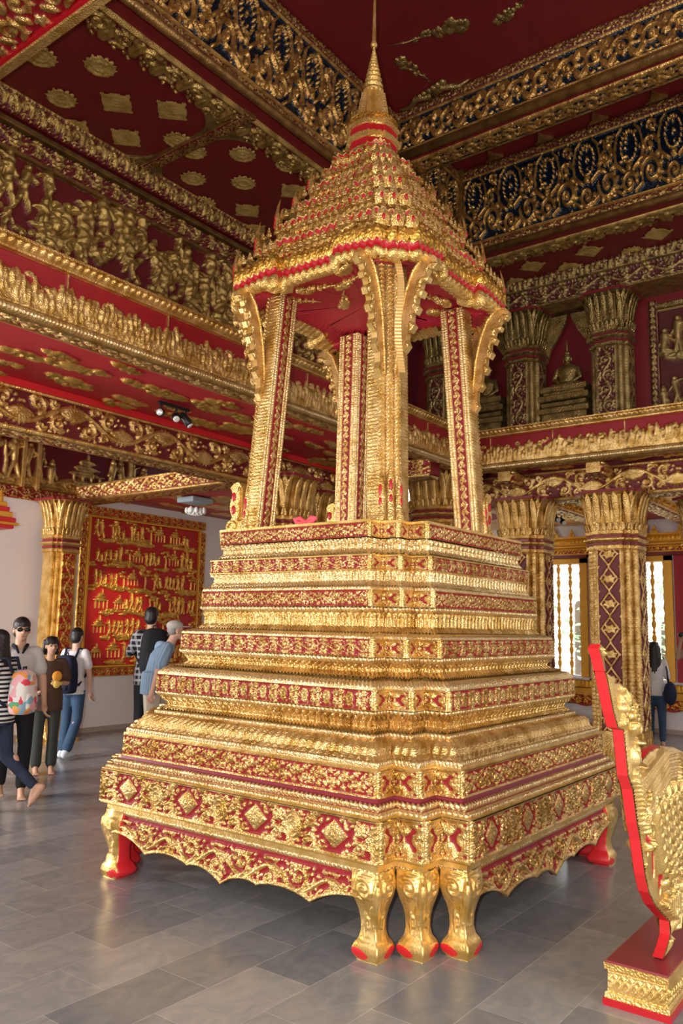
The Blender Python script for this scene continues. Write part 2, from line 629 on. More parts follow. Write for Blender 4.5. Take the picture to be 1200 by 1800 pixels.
def t_oval():
    L = 1.5
    t = Tile(L, 72)
    t.dot(0, .5, .24, .9, .38, rings=2.5)
    D = np.hypot((((t.X + L / 2) % L) - L / 2) / .33, (t.Y - .5) / .47)
    for sx in (-1, 1):
        for sy in (-1, 1):
            t.spiral(L / 2 + sx * .2, .5 + sy * .24, .17, 1.2 * sy, sx * sy * 1.2, .045, .9, 4)
        t.leaf(L / 2 + sx * .03, .5, 0 if sx > 0 else PI, .32, .08, 1)
    t.H = np.where((D < 1) & (D > .82), 0, t.H)
    t.frame(.06)
    t.fill(50, .13, .045)
    return t.done()

def t_diamond():
    """rhombic chain seen along a column"""
    L = 1.25
    t = Tile(L, 64)
    for k in range(2):
        x = k * L
    X = ((t.X + L / 2) % L) - L / 2
    D = np.abs(X) / (L * .5) + np.abs(t.Y - .5) / .36
    base = np.where(t.Y < .0, 0, .55) * np.ones_like(t.X)
    edge = np.abs(t.Y - .5) > .40
    t.H = np.where(edge, .55 + .2 * np.cos(t.X * 2 * PI * 8 / L), 0.0)
    ring = (D < 1.06) & (D > .80)
    t.H = np.where(ring, .9, t.H)
    t.H = np.where((D >= 1.06) & (D < 1.2) & ~edge, 0, t.H)
    t.rosette(0, .5, .26, 6)
    t.rosette(L / 2, .98, .15, 6)
    t.rosette(L / 2, .02, .15, 6)
    return t.done()

def t_petal(n=1, rows=1, pointed=True):
    """upright lotus petals, one per repeat, all gilded"""
    L = .55
    t = Tile(L, 64)
    X = ((t.X + L / 2) % L) - L / 2
    Y = t.Y
    wdt = L * .47 * np.sqrt(np.clip(1 - (np.clip((Y - .25) / .75, 0, 1)) ** 2.2, 0, 1))
    k = np.clip(1 - (np.abs(X) / (wdt + 1e-4)) ** 3, 0, 1)
    t.H = .08 + .92 * np.sqrt(k) * (1 - .35 * np.exp(-(X / .05) ** 2)) * (.7 + .3 * Y)
    t.H = np.where(np.abs(X) > L * .44, .0, t.H)
    # small second petals behind
    Y2 = np.clip(1 - Y, 0, 1)
    t.H = np.where((Y < .22), .7 + .25 * np.cos(X / L * 2 * PI * 2), t.H)
    t.M = np.ones_like(t.H)
    return t

def t_bead():
    L = 1.0
    t = Tile(L, 24)
    t.dot(.5, .5, .44, 1)
    t.H = np.maximum(t.H, .12)
    t.M = np.where(t.H > .13, 1, .75)
    return t

def t_rope(L=.8, sl=1.0):
    t = Tile(L, 32)
    ph = (t.X + t.Y * sl * L) / L * 2 * PI
    t.H = (.55 + .45 * np.cos(ph)) * np.sqrt(np.clip(1 - (2 * t.Y - 1) ** 4, 0, 1)) + .02
    t.M = np.ones_like(t.H)
    return t

def person_rel(t, x, y, s, rng, h=1.0, kind=0):
    """little carved figure, feet at y, height s"""
    sg = rng.choice([-1, 1])
    hip = y + s * .45; sh = y + s * .78
    lean = rng.uniform(-.08, .08) * s
    if kind == 1:   # seated
        hip = y + s * .1; sh = y + s * .5
        t.leaf(x - s * .25, hip, 0, s * .5, s * .12, h * .8)
        top = y + s * .62
    else:
        st = rng.uniform(.05, .16) * s
        t.seg((x, hip), (x + st, y), s * .07, s * .05, h * .8)
        t.seg((x, hip), (x - st, y + rng.uniform(0, .1) * s), s * .07, s * .05, h * .8)
        top = y + s * .9
    t.seg((x, hip), (x + lean, sh), s * .09, s * .12, h)
    t.seg((x + lean, sh), (x + lean + sg * s * .22, sh - s * rng.uniform(-.15, .2)), s * .045, s * .04, h * .9)
    t.seg((x + lean, sh), (x + lean - sg * s * .15, sh - s * .25), s * .045, s * .04, h * .8)
    t.dot(x + lean, top, s * .085, h)
    if rng.rand() < .3:
        t.leaf(x + lean, top, PI / 2, s * .16, s * .05, h)

def tree_rel(t, x, y, s, rng, h=.9):
    t.line([(x, y), (x + .03 * s, y + s * .35), (x - .02 * s, y + s * .7)], s * .05, s * .03, h * .8)
    for k in range(7):
        a = rng.uniform(0, 2 * PI)
        t.dot(x + math.cos(a) * s * .22, y + s * .75 + math.sin(a) * s * .14, s * .13, h * rng.uniform(.6, 1), s * .09)

def house_rel(t, x, y, s, rng, h=.95):
    for k in range(3):
        w_ = s * (.5 - .13 * k)
        t.leaf(x - w_, y + s * (.42 + .14 * k), 0, 2 * w_, s * .09, h * (.7 + .1 * k))
    for q in (-.35, -.12, .12, .35):
        t.seg((x + q * s, y), (x + q * s, y + s * .42), s * .035, s * .035, h * .7)
    t.seg((x, y + s * .7), (x, y + s * .95), s * .05, .004, h)

def rock_rel(t, x, y, s, rng, h=.8):
    for k in range(5):
        t.dot(x + rng.uniform(-.45, .45) * s, y + rng.uniform(-.05, .18) * s, s * rng.uniform(.2, .38), h * rng.uniform(.5, 1), s * rng.uniform(.08, .16), rings=rng.choice([0, 1.5]))

def t_scene(L, rows, seed, ny=200, dens=1.0, frame=.02):
    rng = np.random.RandomState(seed)
    t = Tile(L, ny, per=False)
    rh = 1.0 / rows
    for r in range(rows):
        y = r * rh + .03
        for k in range(int(L / rh * 1.4)):
            gx = rng.uniform(0, L); gy = y - .01 + rng.uniform(0, .12) * rh
            t.leaf(gx, gy, rng.uniform(-.12, .12), rh * rng.uniform(.7, 1.3), rh * rng.uniform(.06, .11), .6)
            t.dot(gx + rh * .4, gy, rh * .2, .75, rh * .1, rings=1.5)
        x = .05
        while x < L:
            k = rng.rand()
            s = rh * rng.uniform(.65, .95)
            if k < .42:
                n = rng.randint(2, 5)
                for i in range(n):
                    person_rel(t, x + i * s * .28, y + rng.uniform(0, .1) * rh, s * .8, rng, kind=int(rng.rand() < .2))
                x += n * s * .28 + s * .1
            elif k < .6:
                tree_rel(t, x + s * .2, y, s * 1.05, rng); x += s * .5 / dens
            elif k < .78:
                house_rel(t, x + s * .5, y + .02, s * .9, rng); x += s * 1.1
            else:
                x += s * .25 / dens
            if rng.rand() < .8:
                rock_rel(t, x - s * .3, y - .02, s * .7, rng)
    if frame: 
        t.frame(frame)
    return t.done()

def t_crowd(L, seed, ny=110):
    """procession: solid gold lower field, figures rising above a red strip"""
    rng = np.random.RandomState(seed)
    t = Tile(L, ny, per=False)
    sil = .56 + .10 * np.sin(t.X * 5.1 + seed) + .06 * np.sin(t.X * 17 + 1) + .04 * np.sin(t.X * 31)
    t.H = np.where(t.Y < sil, .34 + .1 * np.sin(t.X * 43) * np.sin(t.Y * 37), 0)
    x = .1
    while x < L:
        s = rng.uniform(.42, .62)
        person_rel(t, x, rng.uniform(.0, .25), s * .95, rng, kind=int(rng.rand() < .35)); t.dot(x + .1, rng.uniform(.2, .7), rng.uniform(.05, .12), .7, rng.uniform(.04, .09), rings=1.5)
        if rng.rand() < .3:
            rock_rel(t, x, rng.uniform(.1, .3), .5, rng)
        x += rng.uniform(.07, .17)
    x = .8
    while x < L:
        t.seg((x, 0), (x, 1), .02, .02, .8); x += rng.uniform(1.6, 2.6)
    t.frame(.03)
    return t.done()

def t_battle(L, seed, ny=220):
    rng = np.random.RandomState(seed)
    t = Tile(L, ny, per=False)
    for k in range(int(L * 75)):
        x, y = rng.uniform(0, L), rng.uniform(-.05, .88)
        q = rng.rand()
        if q < .6: person_rel(t, x, y, rng.uniform(.17, .34), rng)
        elif q < .8: rock_rel(t, x, y, rng.uniform(.2, .35), rng)
        else: t.spiral(x, y, rng.uniform(.06, .12), rng.uniform(0, 6), rng.choice([-1.2, 1.2]), .02, 1, 5)
    t.fill(int(L * 160), .06, .02)
    t.H = np.where(t.H > .05, t.H * (.82 + .18 * np.sin(t.X * 70 + 3 * np.sin(t.Y * 40)) * np.sin(t.Y * 62)), t.H)
    return t.done()

def t_mosaic():
    """pierced scrollwork with bead rings over mosaic ground"""
    L = 1.7
    t = Tile(L, 120)
    for k, sg in ((.25, 1), (.75, -1)):
        cx = k * L
        for a in range(18):
            an = a * PI / 9
            t.dot(cx + .15 * math.cos(an), .68 + .20 * math.sin(an), .026, 1)
        t.rosette(cx, .43, .075, 6)
        t.spiral(cx, .20, .15, 0, 1.4 * sg, .032, .9, 6)
        m = cx + L / 4
        t.spiral(m, .28, .19, PI, -1.4 * sg, .034, .95, 7)
        t.spiral(m - .02, .62, .10, 1, 1.2 * sg, .026, .9, 5)
        t.spiral(m + .03, .84, .09, 3, -1.2 * sg, .024, .9, 5)
        for sx in (-1, 1):
            t.line([(cx + sx * .10, .38), (cx + sx * .25, .48), (cx + sx * .28, .66), (cx + sx * .22, .86), (cx + sx * .12, .94)], .030, .018, .9)
            t.leaf(cx + sx * .27, .6, PI / 2 - sx * .6, .2, .035, .8); t.leaf(cx + sx * .24, .5, -sx * .3 + (0 if sx > 0 else PI), .18, .035, .8)
            t.line([(cx + sx * .12, .08), (cx + sx * .26, .16), (cx + sx * .24, .34)], .026, .016, .85)
    t.fill(70, .08, .022)
    t.H[t.Y < .035] = .8; t.H[t.Y > .965] = .8
    return t.done()

def t_mosaic_low():
    L = 1.3
    t = Tile(L, 72)
    t.spiral(.33, .5, .27, 0, 1.4, .05, .9, 6)
    t.spiral(.98, .5, .27, PI, -1.4, .05, .9, 6)
    t.rosette(.65, .5, .14, 6)
    for x in (0, .65, 1.3):
        t.leaf(x, .1, PI / 2 - .5, .4, .09, .9); t.leaf(x, .1, PI / 2 + .5, .4, .09, .9)
        t.leaf(x, .9, -PI / 2 - .5, .4, .09, .9); t.leaf(x, .9, -PI / 2 + .5, .4, .09, .9)
    t.frame(.07)
    t.fill(60, .12, .035)
    return t.done()

def t_fringe():
    """one straight edge, one cut edge (towards y=0)"""
    L = 1.2
    t = Tile(L, 72)
    t.spiral(.3, .55, .24, 0, 1.4, .06, .9, 5)
    t.spiral(.9, .55, .24, PI, -1.4, .06, .9, 5)
    t.leaf(.6, .15, PI / 2, .8, .12, 1)
    t.leaf(0, .05, PI / 2, .6, .14, .9)
    t.H[t.Y > .9] = .8
    t.fill(120, .14, .045)
    return t.done()

def t_cloudfield(L, seed, n, ny=120, sz=.16):
    rng = np.random.RandomState(seed)
    t = Tile(L, ny, per=False)
    for k in range(n):
        x, y = rng.uniform(.03, L - .03), rng.uniform(.08, .92)
        s = rng.uniform(.7, 1.3) * sz
        for j in range(4):
            t.dot(x + (j - 1.5) * s * .42, y + rng.uniform(-.2, .2) * s, s * rng.uniform(.3, .5), rng.uniform(.7, 1), s * .3, rings=rng.choice([0, 1.5]))
        t.leaf(x + s * .5, y - .05 * s, rng.uniform(-.2, .2), s * .9, s * .12, .8)
    return t.done()

T_SCROLL = t_scroll(); T_SCROLLW = t_scroll(2.6, .05, .06)
T_LOZ = t_lozenge(); T_QUAT = t_quat(); T_DENSE = t_dense(); T_VINE = t_vine(); T_OVAL = t_oval()
T_DIAM = t_diamond(); T_PETAL = t_petal(); T_BEAD = t_bead(); T_ROPE = t_rope(); T_ROPE2 = t_rope(.5, -1.5)
T_MOS = t_mosaic(); T_MOSL = t_mosaic_low(); T_FRINGE = t_fringe()

def gridF(nu, nv, base=0):
    i, j = np.meshgrid(np.arange(nu), np.arange(nv), indexing='ij')
    a = (i * (nv + 1) + j + base).ravel()
    return np.stack([a, a + nv + 1, a + nv + 2, a + 1], 1)

def relief(name, parent, O, U, V, N, lu, lv, tile, rep, du, depth, mt, dv=None, edge=0.0, swap=False, flipv=False, org=None):
    """carved panel: origin O, unit axes U (length) and V (height), outward N; rep repeats of the pattern along U"""
    O, U, V, N = (np.array(q, float) for q in (O, U, V, N))
    dv = dv or du
    nu = max(2, int(lu / du)); nv = max(2, int(lv / dv))
    u = np.linspace(0, 1, nu + 1)[:, None] * np.ones((1, nv + 1))
    v = np.ones((nu + 1, 1)) * np.linspace(0, 1, nv + 1)[None, :]
    vs = 1 - v if flipv else v
    if swap: h = tile.sample(v * rep, u, tile.H); m = tile.sample(v * rep, u, tile.M)
    else: h = tile.sample(u * rep, vs, tile.H); m = tile.sample(u * rep, vs, tile.M)
    if edge:
        e = (np.minimum(u, 1 - u) * lu < edge) | (np.minimum(v, 1 - v) * lv < edge)
        h = np.where(e, .75, h); m = np.where(e, 1, m)
    # turned-down rim so the panel has a thickness
    rim = (u == 0) | (u == 1) | (v == 0) | (v == 1)
    hh = np.where(rim, -0.3 * depth, h * depth)
    P = O + u[..., None] * lu * U + v[..., None] * lv * V + hh[..., None] * N
    F4 = gridF(nu, nv)
    if np.dot(np.cross(U, V), N) < 0:
        F4 = F4[:, ::-1].copy()
    return link(name, P.reshape(-1, 3), F4, mt, parent, m.ravel(), origin=org)

def moulding(name, parent, O, U, W, lu, prof, mt, tile=None, rep=1, depth=0, du=.02, m_of=None, org=None):
    """straight moulding: prof = [(out, z)...] along U; W = outward horizontal unit"""
    O, U, W = (np.array(q, float) for q in (O, U, W))
    pr = np.array(prof, float)
    d = np.concatenate([[0], np.cumsum(np.hypot(*(np.diff(pr, axis=0).T)))])
    nv = max(len(pr) * 2, int(d[-1] / du)) if tile is not None else None
    if tile is not None:
        tt = np.linspace(0, d[-1], nv + 1)
        o = np.interp(tt, d, pr[:, 0]); z = np.interp(tt, d, pr[:, 1])
    else:
        o, z = pr[:, 0], pr[:, 1]
        nv = len(o) - 1
    nu = max(1, int(lu / du)) if tile is not None else 1
    to = np.gradient(o); tz = np.gradient(z)
    ln = np.hypot(to, tz) + 1e-9
    no, nz = -tz / ln, to / ln     # z decreasing along the profile: outward normal
    u = np.linspace(0, 1, nu + 1)
    h = np.zeros((nu + 1, nv + 1)); m = np.ones_like(h)
    if tile is not None:
        uu = u[:, None] * np.ones((1, nv + 1)); vv = np.ones((nu + 1, 1)) * np.linspace(1, 0, nv + 1)[None]
        h = tile.sample(uu * rep, vv, tile.H) * depth; m = tile.sample(uu * rep, vv, tile.M)
    Z = np.array([0, 0, 1.0])
    P = O + u[:, None, None] * lu * U + (o + no * h)[..., None] * W + (z + nz * h)[..., None] * Z
    return link(name, P.reshape(-1, 3), gridF(nu, nv), mt, parent, m.ravel(), origin=org)

# ================================================================== THE SETTING
YW, XW = 10.4, 14.1            # relief wall (left), window wall (right)
def wallbox(name, boxes, mt, label=None):
    b = MB()
    for q in boxes: b.box(*q)
    return struct(b.build(name, mt), label)

# floor of marble tiles
m = mat('marble_tiles', (0.25, 0.245, 0.24), 0.22)
nt = m.node_tree; Lk = nt.links; bs = nt.nodes['Principled BSDF']
tc = nt.nodes.new('ShaderNodeTexCoord')
mp = nt.nodes.new('ShaderNodeMapping')
mp.inputs['Location'].default_value = (0.0, -0.06, 0)
Lk.new(tc.outputs['Object'], mp.inputs['Vector'])
br = nt.nodes.new('ShaderNodeTexBrick')
br.inputs['Scale'].default_value = 1.0
br.inputs['Brick Width'].default_value = 0.62
br.inputs['Row Height'].default_value = 0.345
br.inputs['Mortar Size'].default_value = 0.0022
br.inputs['Mortar Smooth'].default_value = 0.3
br.inputs['Bias'].default_value = -0.1
br.inputs['Color1'].default_value = (0.20, 0.205, 0.205, 1)
br.inputs['Color2'].default_value = (0.33, 0.32, 0.305, 1)
br.inputs['Mortar'].default_value = (0.42, 0.40, 0.38, 1)
Lk.new(mp.outputs[0], br.inputs['Vector'])
n1 = nt.nodes.new('ShaderNodeTexNoise'); n1.inputs['Scale'].default_value = 3.2; n1.inputs['Detail'].default_value = 8
n1.inputs['Distortion'].default_value = 1.6
mp2 = nt.nodes.new('ShaderNodeMapping'); mp2.inputs['Scale'].default_value = (1.6, 2.2, 1); mp2.inputs['Rotation'].default_value = (0, 0, .6)
Lk.new(tc.outputs['Object'], mp2.inputs['Vector']); Lk.new(mp2.outputs[0], n1.inputs['Vector'])
rp = nt.nodes.new('ShaderNodeValToRGB')
rp.color_ramp.elements[0].position = .32; rp.color_ramp.elements[0].color = (.80, .81, .83, 1)
rp.color_ramp.elements[1].position = .68; rp.color_ramp.elements[1].color = (1.06, 1.03, 1.0, 1)
Lk.new(n1.outputs[0], rp.inputs[0])
mx = nt.nodes.new('ShaderNodeMixRGB'); mx.blend_type = 'MULTIPLY'; mx.inputs[0].default_value = 1
Lk.new(br.outputs[0], mx.inputs[1]); Lk.new(rp.outputs[0], mx.inputs[2])
Lk.new(mx.outputs[0], bs.inputs['Base Color'])
FLOORM = m
b = MB(); b.box(-7, -5, -.1, XW + .2, YW + .2, 0)
struct(b.build('floor', FLOORM, origin=(0, 0, 0)), 'grey marble tiled floor')

# window wall with two window openings
wins = [(5.25, 6.15), (3.80, 4.66), (2.0, 2.86)]
bx = []
ylo = -5
for a, b_ in sorted(wins):
    bx.append((XW, ylo, 0, XW + .25, a, 4.2))
    bx.append((XW, a, 0, XW + .25, b_, .86))
    bx.append((XW, a, 2.84, XW + .25, b_, 4.2))
    ylo = b_
bx.append((XW, ylo, 0, XW + .25, YW + .25, 4.2))
wallbox('wall_right', bx, PLASTER, 'white plaster wall with carved windows')
wallbox('wall_left', [(-7, YW, 0, XW, YW + .25, 4.6)], PLASTER, 'white plaster wall on the left')
b = MB(); b.box(5.2, YW - .03, 0, XW - .02, YW, .07)
struct(b.build('baseboard_left', mat('skirting', (.45, .36, .30), .5)), 'low skirting along the left wall')
b = MB(); b.box(XW - .03, -4.9, 0, XW, YW - .05, .07)
struct(b.build('baseboard_right', bpy.data.materials['skirting']), 'low skirting along the window wall')

def window(n, y0, y1, label):
    t = thing('window_%d' % n, label, None, (XW, (y0 + y1) / 2, .86), kind='structure')
    z0, z1 = .86, 2.84
    b = MB()
    b.box(XW - .06, y0 - .13, z0 - .02, XW + .12, y0, z1 + .1, ch=.01)
    b.box(XW - .06, y1, z0 - .02, XW + .12, y1 + .13, z1 + .1, ch=.01)
    b.box(XW - .06, y0 - .13, z1, XW + .12, y1 + .13, z1 + .1, ch=.01)
    b.build('window_frame', ORANGE_G, t)
    for yy, sg in ((y0, 1), (y1, -1)):      # scalloped inner jambs
        b = MB()
        zz = np.linspace(z0, z1, 60)
        pl = [(0, z0)] + [(.035 + .014 * abs(math.sin(z * 16)), z) for z in zz] + [(0, z1)]
        b.extr([(sg * p[0], p[1]) for p in pl], (XW + .04, yy, 0), (0, 1, 0), (0, 0, 1), (1, 0, 0), .03)
        b.build('scalloped_jamb', GOLD, t)
    for yy in np.arange(y0 + .22, y1 - .12, .22):
        b = MB()
        pr = [(.02, 0), (.028, .04), (.02, .1)]
        z = .12
        while z < z1 - z0 - .1:
            pr += [(.018, z), (.036, z + .06), (.040, z + .10), (.020, z + .15), (.032, z + .18), (.018, z + .21)]
            z += .24
        pr += [(.02, z1 - z0)]
        b.lathe(pr, (XW + .06, yy), 12, z0=z0)
        b.build('baluster', ORANGE_G, t)
    b = MB()
    for a in (y0 - .36, y1 + .16):
        b = MB()
        b.box(XW - .05, a, z0 - .02, XW - .01, a + .2, z1 + .1, ch=.006)
        b.build('shutter', REDR, t)
    b = MB(); b.box(XW - .2, y0 - .4, z0 - .06, XW + .15, y1 + .4, z0 - .02, ch=.008)
    b.build('window_sill', PLASTER, t)
    # carved hood
    b = MB()
    zt = z1 + .1
    b.box(XW - .16, y0 - .42, zt, XW, y1 + .42, zt + .05, mi=1)
    b.loft([[(XW - q, y0 - .38 + e, z), (XW - q, y1 + .38 - e, z), (XW, y1 + .38 - e, z), (XW, y0 - .38 + e, z)] for q, e, z in
            ((.10, 0, zt + .05), (.10, 0, zt + .16), (.15, -.03, zt + .18), (.15, -.03, zt + .21), (.09, .03, zt + .23), (.08, .05, zt + .33), (.12, .03, zt + .35), (.12, .03, zt + .38))], sm=False)
    h = b.build('hood', [ORANGE_G, MAROON], t)
    relief('hood_frieze', t, (XW - .1, y1 + .36, zt + .06), (0, -1, 0), (0, 0, 1), (-1, 0, 0), y1 - y0 + .72, .10, T_SCROLL, 8, .02, .015, G_ORANGE)
    relief('hood_frieze', t, (XW - .085, y1 + .30, zt + .24), (0, -1, 0), (0, 0, 1), (-1, 0, 0), y1 - y0 + .6, .09, T_PETAL, 22, .016, .012, G_ORANGE)
    for yy in (y0 - .3, (y0 + y1) / 2, y1 + .3, y0 + .12, y1 - .12):
        b = MB()
        s_ = 1.0 if abs(yy - (y0 + y1) / 2) < .01 else .7
        b.extr([(-.09 * s_, 0), (.09 * s_, 0), (.075 * s_, .05 * s_), (.04 * s_, .08 * s_), (.035 * s_, .13 * s_), (0, .2 * s_), (-.035 * s_, .13 * s_), (-.04 * s_, .08 * s_), (-.075 * s_, .05 * s_)],
               (XW - .11, yy, zt + .38), (0, 1, 0), (0, 0, 1), (1, 0, 0), .05)
        b.ell((XW - .12, yy, zt + .38 + .055 * s_), (.02, .03 * s_, .04 * s_))
        b.build('hood_finial', ORANGE_G, t)
    # carved apron under the sill with a cut lower edge
    relief('sill_frieze', t, (XW - .14, y1 + .38, .66), (0, -1, 0), (0, 0, 1), (-1, 0, 0), y1 - y0 + .76, .14, T_PETAL, 24, .016, .015, G_ORANGE)
    b = MB(); b.box(XW - .13, y0 - .36, .58, XW, y1 + .36, .8)
    b.box(XW - .15, y0 - .38, .55, XW, y1 + .38, .6)
    b.build('sill_moulding', ORANGE_G, t)
    b = MB()
    n_ = 60
    W_ = y1 - y0 + .6
    pl = [(0, .56), (W_, .56)] + [(W_ * (1 - i / n_), .38 - .07 * abs(math.sin(3 * PI * i / n_)) + .04) for i in range(n_ + 1)]
    b.extr(pl, (XW - .04, y0 - .3, 0), (0, 1, 0), (0, 0, 1), (-1, 0, 0), .03, 0)
    b.build('sill_apron', REDR, t)
    relief('apron_carving', t, (XW - .075, y1 + .28, .38), (0, -1, 0), (0, 0, 1), (-1, 0, 0), W_ - .04, .18, T_SCROLL, 5, .015, .025, G_ORANGE)
    return t

ORANGE_G = mat('orange_gilding', (0.86, 0.42, 0.05), 0.42, 0.4, bump=.3, bscale=60, var=.25)
REDR = mat('deep_red_panel', (0.40, 0.012, 0.02), 0.45)
for i, (a, b_) in enumerate(wins):
    window(i + 1, a, b_, ['window seen between the two front columns, red and gold jambs', 'window right of the big near column, a woman before it', 'window further along the right wall'][i])

# greenery outside the windows
LEAFM = mat('sunlit_leaves', (0.62, 0.80, 0.55), .8)
def bush(name, label, c, r, seed):
    rr = np.random.RandomState(seed)
    b = MB()
    n = 420
    P = rr.normal(size=(n, 3)); P /= np.linalg.norm(P, axis=1)[:, None]
    P *= (rr.uniform(.35, 1, (n, 1))) * np.array(r)
    P += np.array(c)
    V = []; Fc = []
    for k, p in enumerate(P):
        a = rr.uniform(0, 2 * PI); t_ = rr.uniform(-.6, .6); s_ = rr.uniform(.07, .13)
        u = np.array([math.cos(a), math.sin(a), t_]) * s_; v = np.array([-math.sin(a), math.cos(a), .4]) * s_ * .5
        V += [p - u, p + v, p + u, p - v]; Fc.append((4 * k, 4 * k + 1, 4 * k + 2, 4 * k + 3))
    b.add(V, Fc, 0, 1, False)
    o = tag(b.build(name, LEAFM), label, 'tree', None)
    b = MB(); b.cone((c[0], c[1], -.3), (c[0], c[1], c[2]), .14, .1)
    b.build('trunk', mat('bark', (.2, .14, .1), .8), o)
    return o
bush('garden_tree', 'sunlit green tree outside the window between the two columns', (17.2, 6.45, 2.2), (.8, .8, 2.0), 3)
bush('garden_tree', 'sunlit green tree outside the window behind the woman', (17.4, 4.7, 1.8), (.9, .7, 1.7), 4)
b = MB(); b.box(XW + .3, -6, -.4, 40, 24, -.3)
struct(b.build('trim_1', mat('sunlit_paving', (.8, .8, .76), .9)), 'bright paving outside the windows')

# ------------------------------------------------------------------ galleries
ZS = 3.88; YF, XF = 5.15, 9.75; YB, XB = 6.9, 10.45; ZB = 3.42
X0 = 0.8          # where the left gallery starts, out of the frame
def gal_left():
    t = thing('carved_gallery', 'long gallery front on the left with gilded procession relief and red cloud soffit', 'gallery', (5, YF, ZS - .08))
    L_ = XF - X0
    n = int(L_ / 2)
    relief('procession_panel', t, (X0, YF - .005, 3.86), (1, 0, 0), (0, 0, 1), (0, -1, 0), L_, .38, t_crowd(L_ / .38, 5), 1, .011, .035, G_RED, dv=.011)
    b = MB(); b.box(X0, YF + .015, 3.82, XF, YF + .06, 4.28); b.box(X0, YF - .05, 4.235, XF, YF + .1, 4.255)
    b.box(X0, YF - .1, 4.31, XF, YF + .1, 4.33)
    b.build('gallery_board', GOLD, t)
    relief('bead_moulding', t, (X0, YF - .06, 4.255), (1, 0, 0), (0, -.3, 1), (0, -1, .3), L_, .06, T_BEAD, L_ / .062, .011, .03, GR2, dv=.01)
    relief('bead_moulding', t, (X0, YF - .02, 3.80), (1, 0, 0), (0, 0, 1), (0, -1, -.3), L_, .055, T_BEAD, L_ / .03, .009, .02, G_PB, dv=.01)
    relief('cornice_carving', t, (X0, YF, 3.80), (1, 0, 0), (0, .978, .21), (0, .21, -.978), L_, .38, T_DENSE, L_ / .7, .014, .03, G_RED, dv=.014)
    b = MB(); b.box(X0, YF + .36, 3.865, XF, YF + .40, 3.90, mi=0); b.box(X0, YB - .07, 3.82, XF, YB, 3.90, mi=1)
    b.build('edge_batten', [ORANGE_G, REDB], t)
    relief('soffit_carving', t, (X0, YF + .40, 3.885), (1, 0, 0), (0, 1, 0), (0, 0, -1), L_, YB - YF - .4, t_cloudfield(L_ / 1.35, 8, 75, 150, .13), 1, .013, .05, G_SOFF, dv=.013)
    b = MB(); b.box(X0, YF, 3.9, XF, YB, 3.98)
    b.build('gallery_deck', REDC, t)
    return t
def gal_right():
    t = thing('carved_gallery', 'gallery front on the right above the near columns, gilded relief under dark figures', 'gallery', (XF, 3, ZS - .08))
    Y1 = -2.0
    L_ = YF - Y1
    relief('procession_panel', t, (XF, YF, 3.86), (0, -1, 0), (0, 0, 1), (-1, 0, 0), L_, .38, t_crowd(L_ / .38, 9), 1, .012, .035, G_RED, dv=.012)
    b = MB(); b.box(XF + .015, Y1, 3.82, XF + .06, YF + .06, 4.28); b.box(XF - .05, Y1, 4.235, XF + .1, YF, 4.255)
    b.box(XF - .1, Y1, 4.31, XF + .1, YF, 4.33)
    b.build('gallery_board', GOLD, t)
    relief('bead_moulding', t, (XF - .06, YF, 4.255), (0, -1, 0), (-.3, 0, 1), (-1, 0, .3), L_, .06, T_BEAD, L_ / .062, .011, .03, GR2, dv=.01)
    relief('bead_moulding', t, (XF - .02, YF, 3.80), (0, -1, 0), (0, 0, 1), (-1, 0, -.3), L_, .055, T_BEAD, L_ / .03, .009, .02, G_PB, dv=.01)
    relief('soffit_carving', t, (XF, YF, 3.80), (0, -1, 0), (.978, 0, .1), (.1, 0, -.978), L_, .3, T_DENSE, L_ / .7, .016, .03, G_RED, dv=.014)
    relief('soffit_carving', t, (XF + .3, YF, 3.87), (0, -1, 0), (1, 0, 0), (0, 0, -1), L_, XB - XF - .3, t_cloudfield(L_ / .42, 4, 36, 60, .3), 1, .02, .04, G_SOFF)
    b = MB(); b.box(XF, Y1, 3.9, XB, YF, 3.98)
    b.build('gallery_deck', REDC, t)
    return t
GR2 = gilt('gilt_beads_on_red', (.30, .01, .015))
G_PB = gilt('pale_gilt_beads', (.25, .05, .03), gold=(.86, .66, .34), gold2=(.72, .48, .2))
G_SOFF = gilt('gilt_on_crimson', (.46, .014, .028), gold=(.80, .52, .14), gold2=(.55, .32, .07))
gal_left(); gal_right()

# beams
def beam(name, label, p0, p1, z0, z1, wd, tile, rep_len, mt, under_mt, face_side, du=.014, edge=.0, roll=True):
    """beam between plan points p0->p1, face on the side face_side (unit vector), thickness wd behind it"""
    p0 = np.array([*p0, 0.0]); p1 = np.array([*p1, 0.0])
    L_ = np.linalg.norm(p1 - p0); U = (p1 - p0) / L_; W = np.array([*face_side, 0.0])
    t = thing(name, label, 'beam', tuple((p0 + p1) / 2 + np.array([0, 0, z0])))
    relief('beam_frieze', t, p0 + np.array([0, 0, z0]), U, (0, 0, 1), W, L_, z1 - z0, tile, max(1, round(L_ / rep_len)), du, .05, mt)
    relief('beam_soffit', t, p0 + np.array([0, 0, z0]) - 0 * W, U, -W, (0, 0, -1), L_, wd, T_DENSE, max(1, round(L_ / (wd * 2.4))), du * 1.2, .025, under_mt, edge=.02)
    q = [p0 - W * .015, p1 - W * .015, p1 - W * wd, p0 - W * wd]
    b = MB()
    b.loft([[tuple(k + np.array([0, 0, z])) for k in q] for z in (z0 + .02, z1)], sm=False)
    b.build('beam_core', GOLD if L_ < .5 else REDD, t)
    if roll:
        b = MB()
        for zz, rr in ((z0 + .01, .022), (z1 - .02, .02)):
            b.tube([tuple(p0 + W * .01 + np.array([0, 0, zz])), tuple(p1 + W * .01 + np.array([0, 0, zz]))], rr, 8)
        b.build('roll_moulding', GOLD if mt is not G_DARK else GOLD_DK, t)
    return t
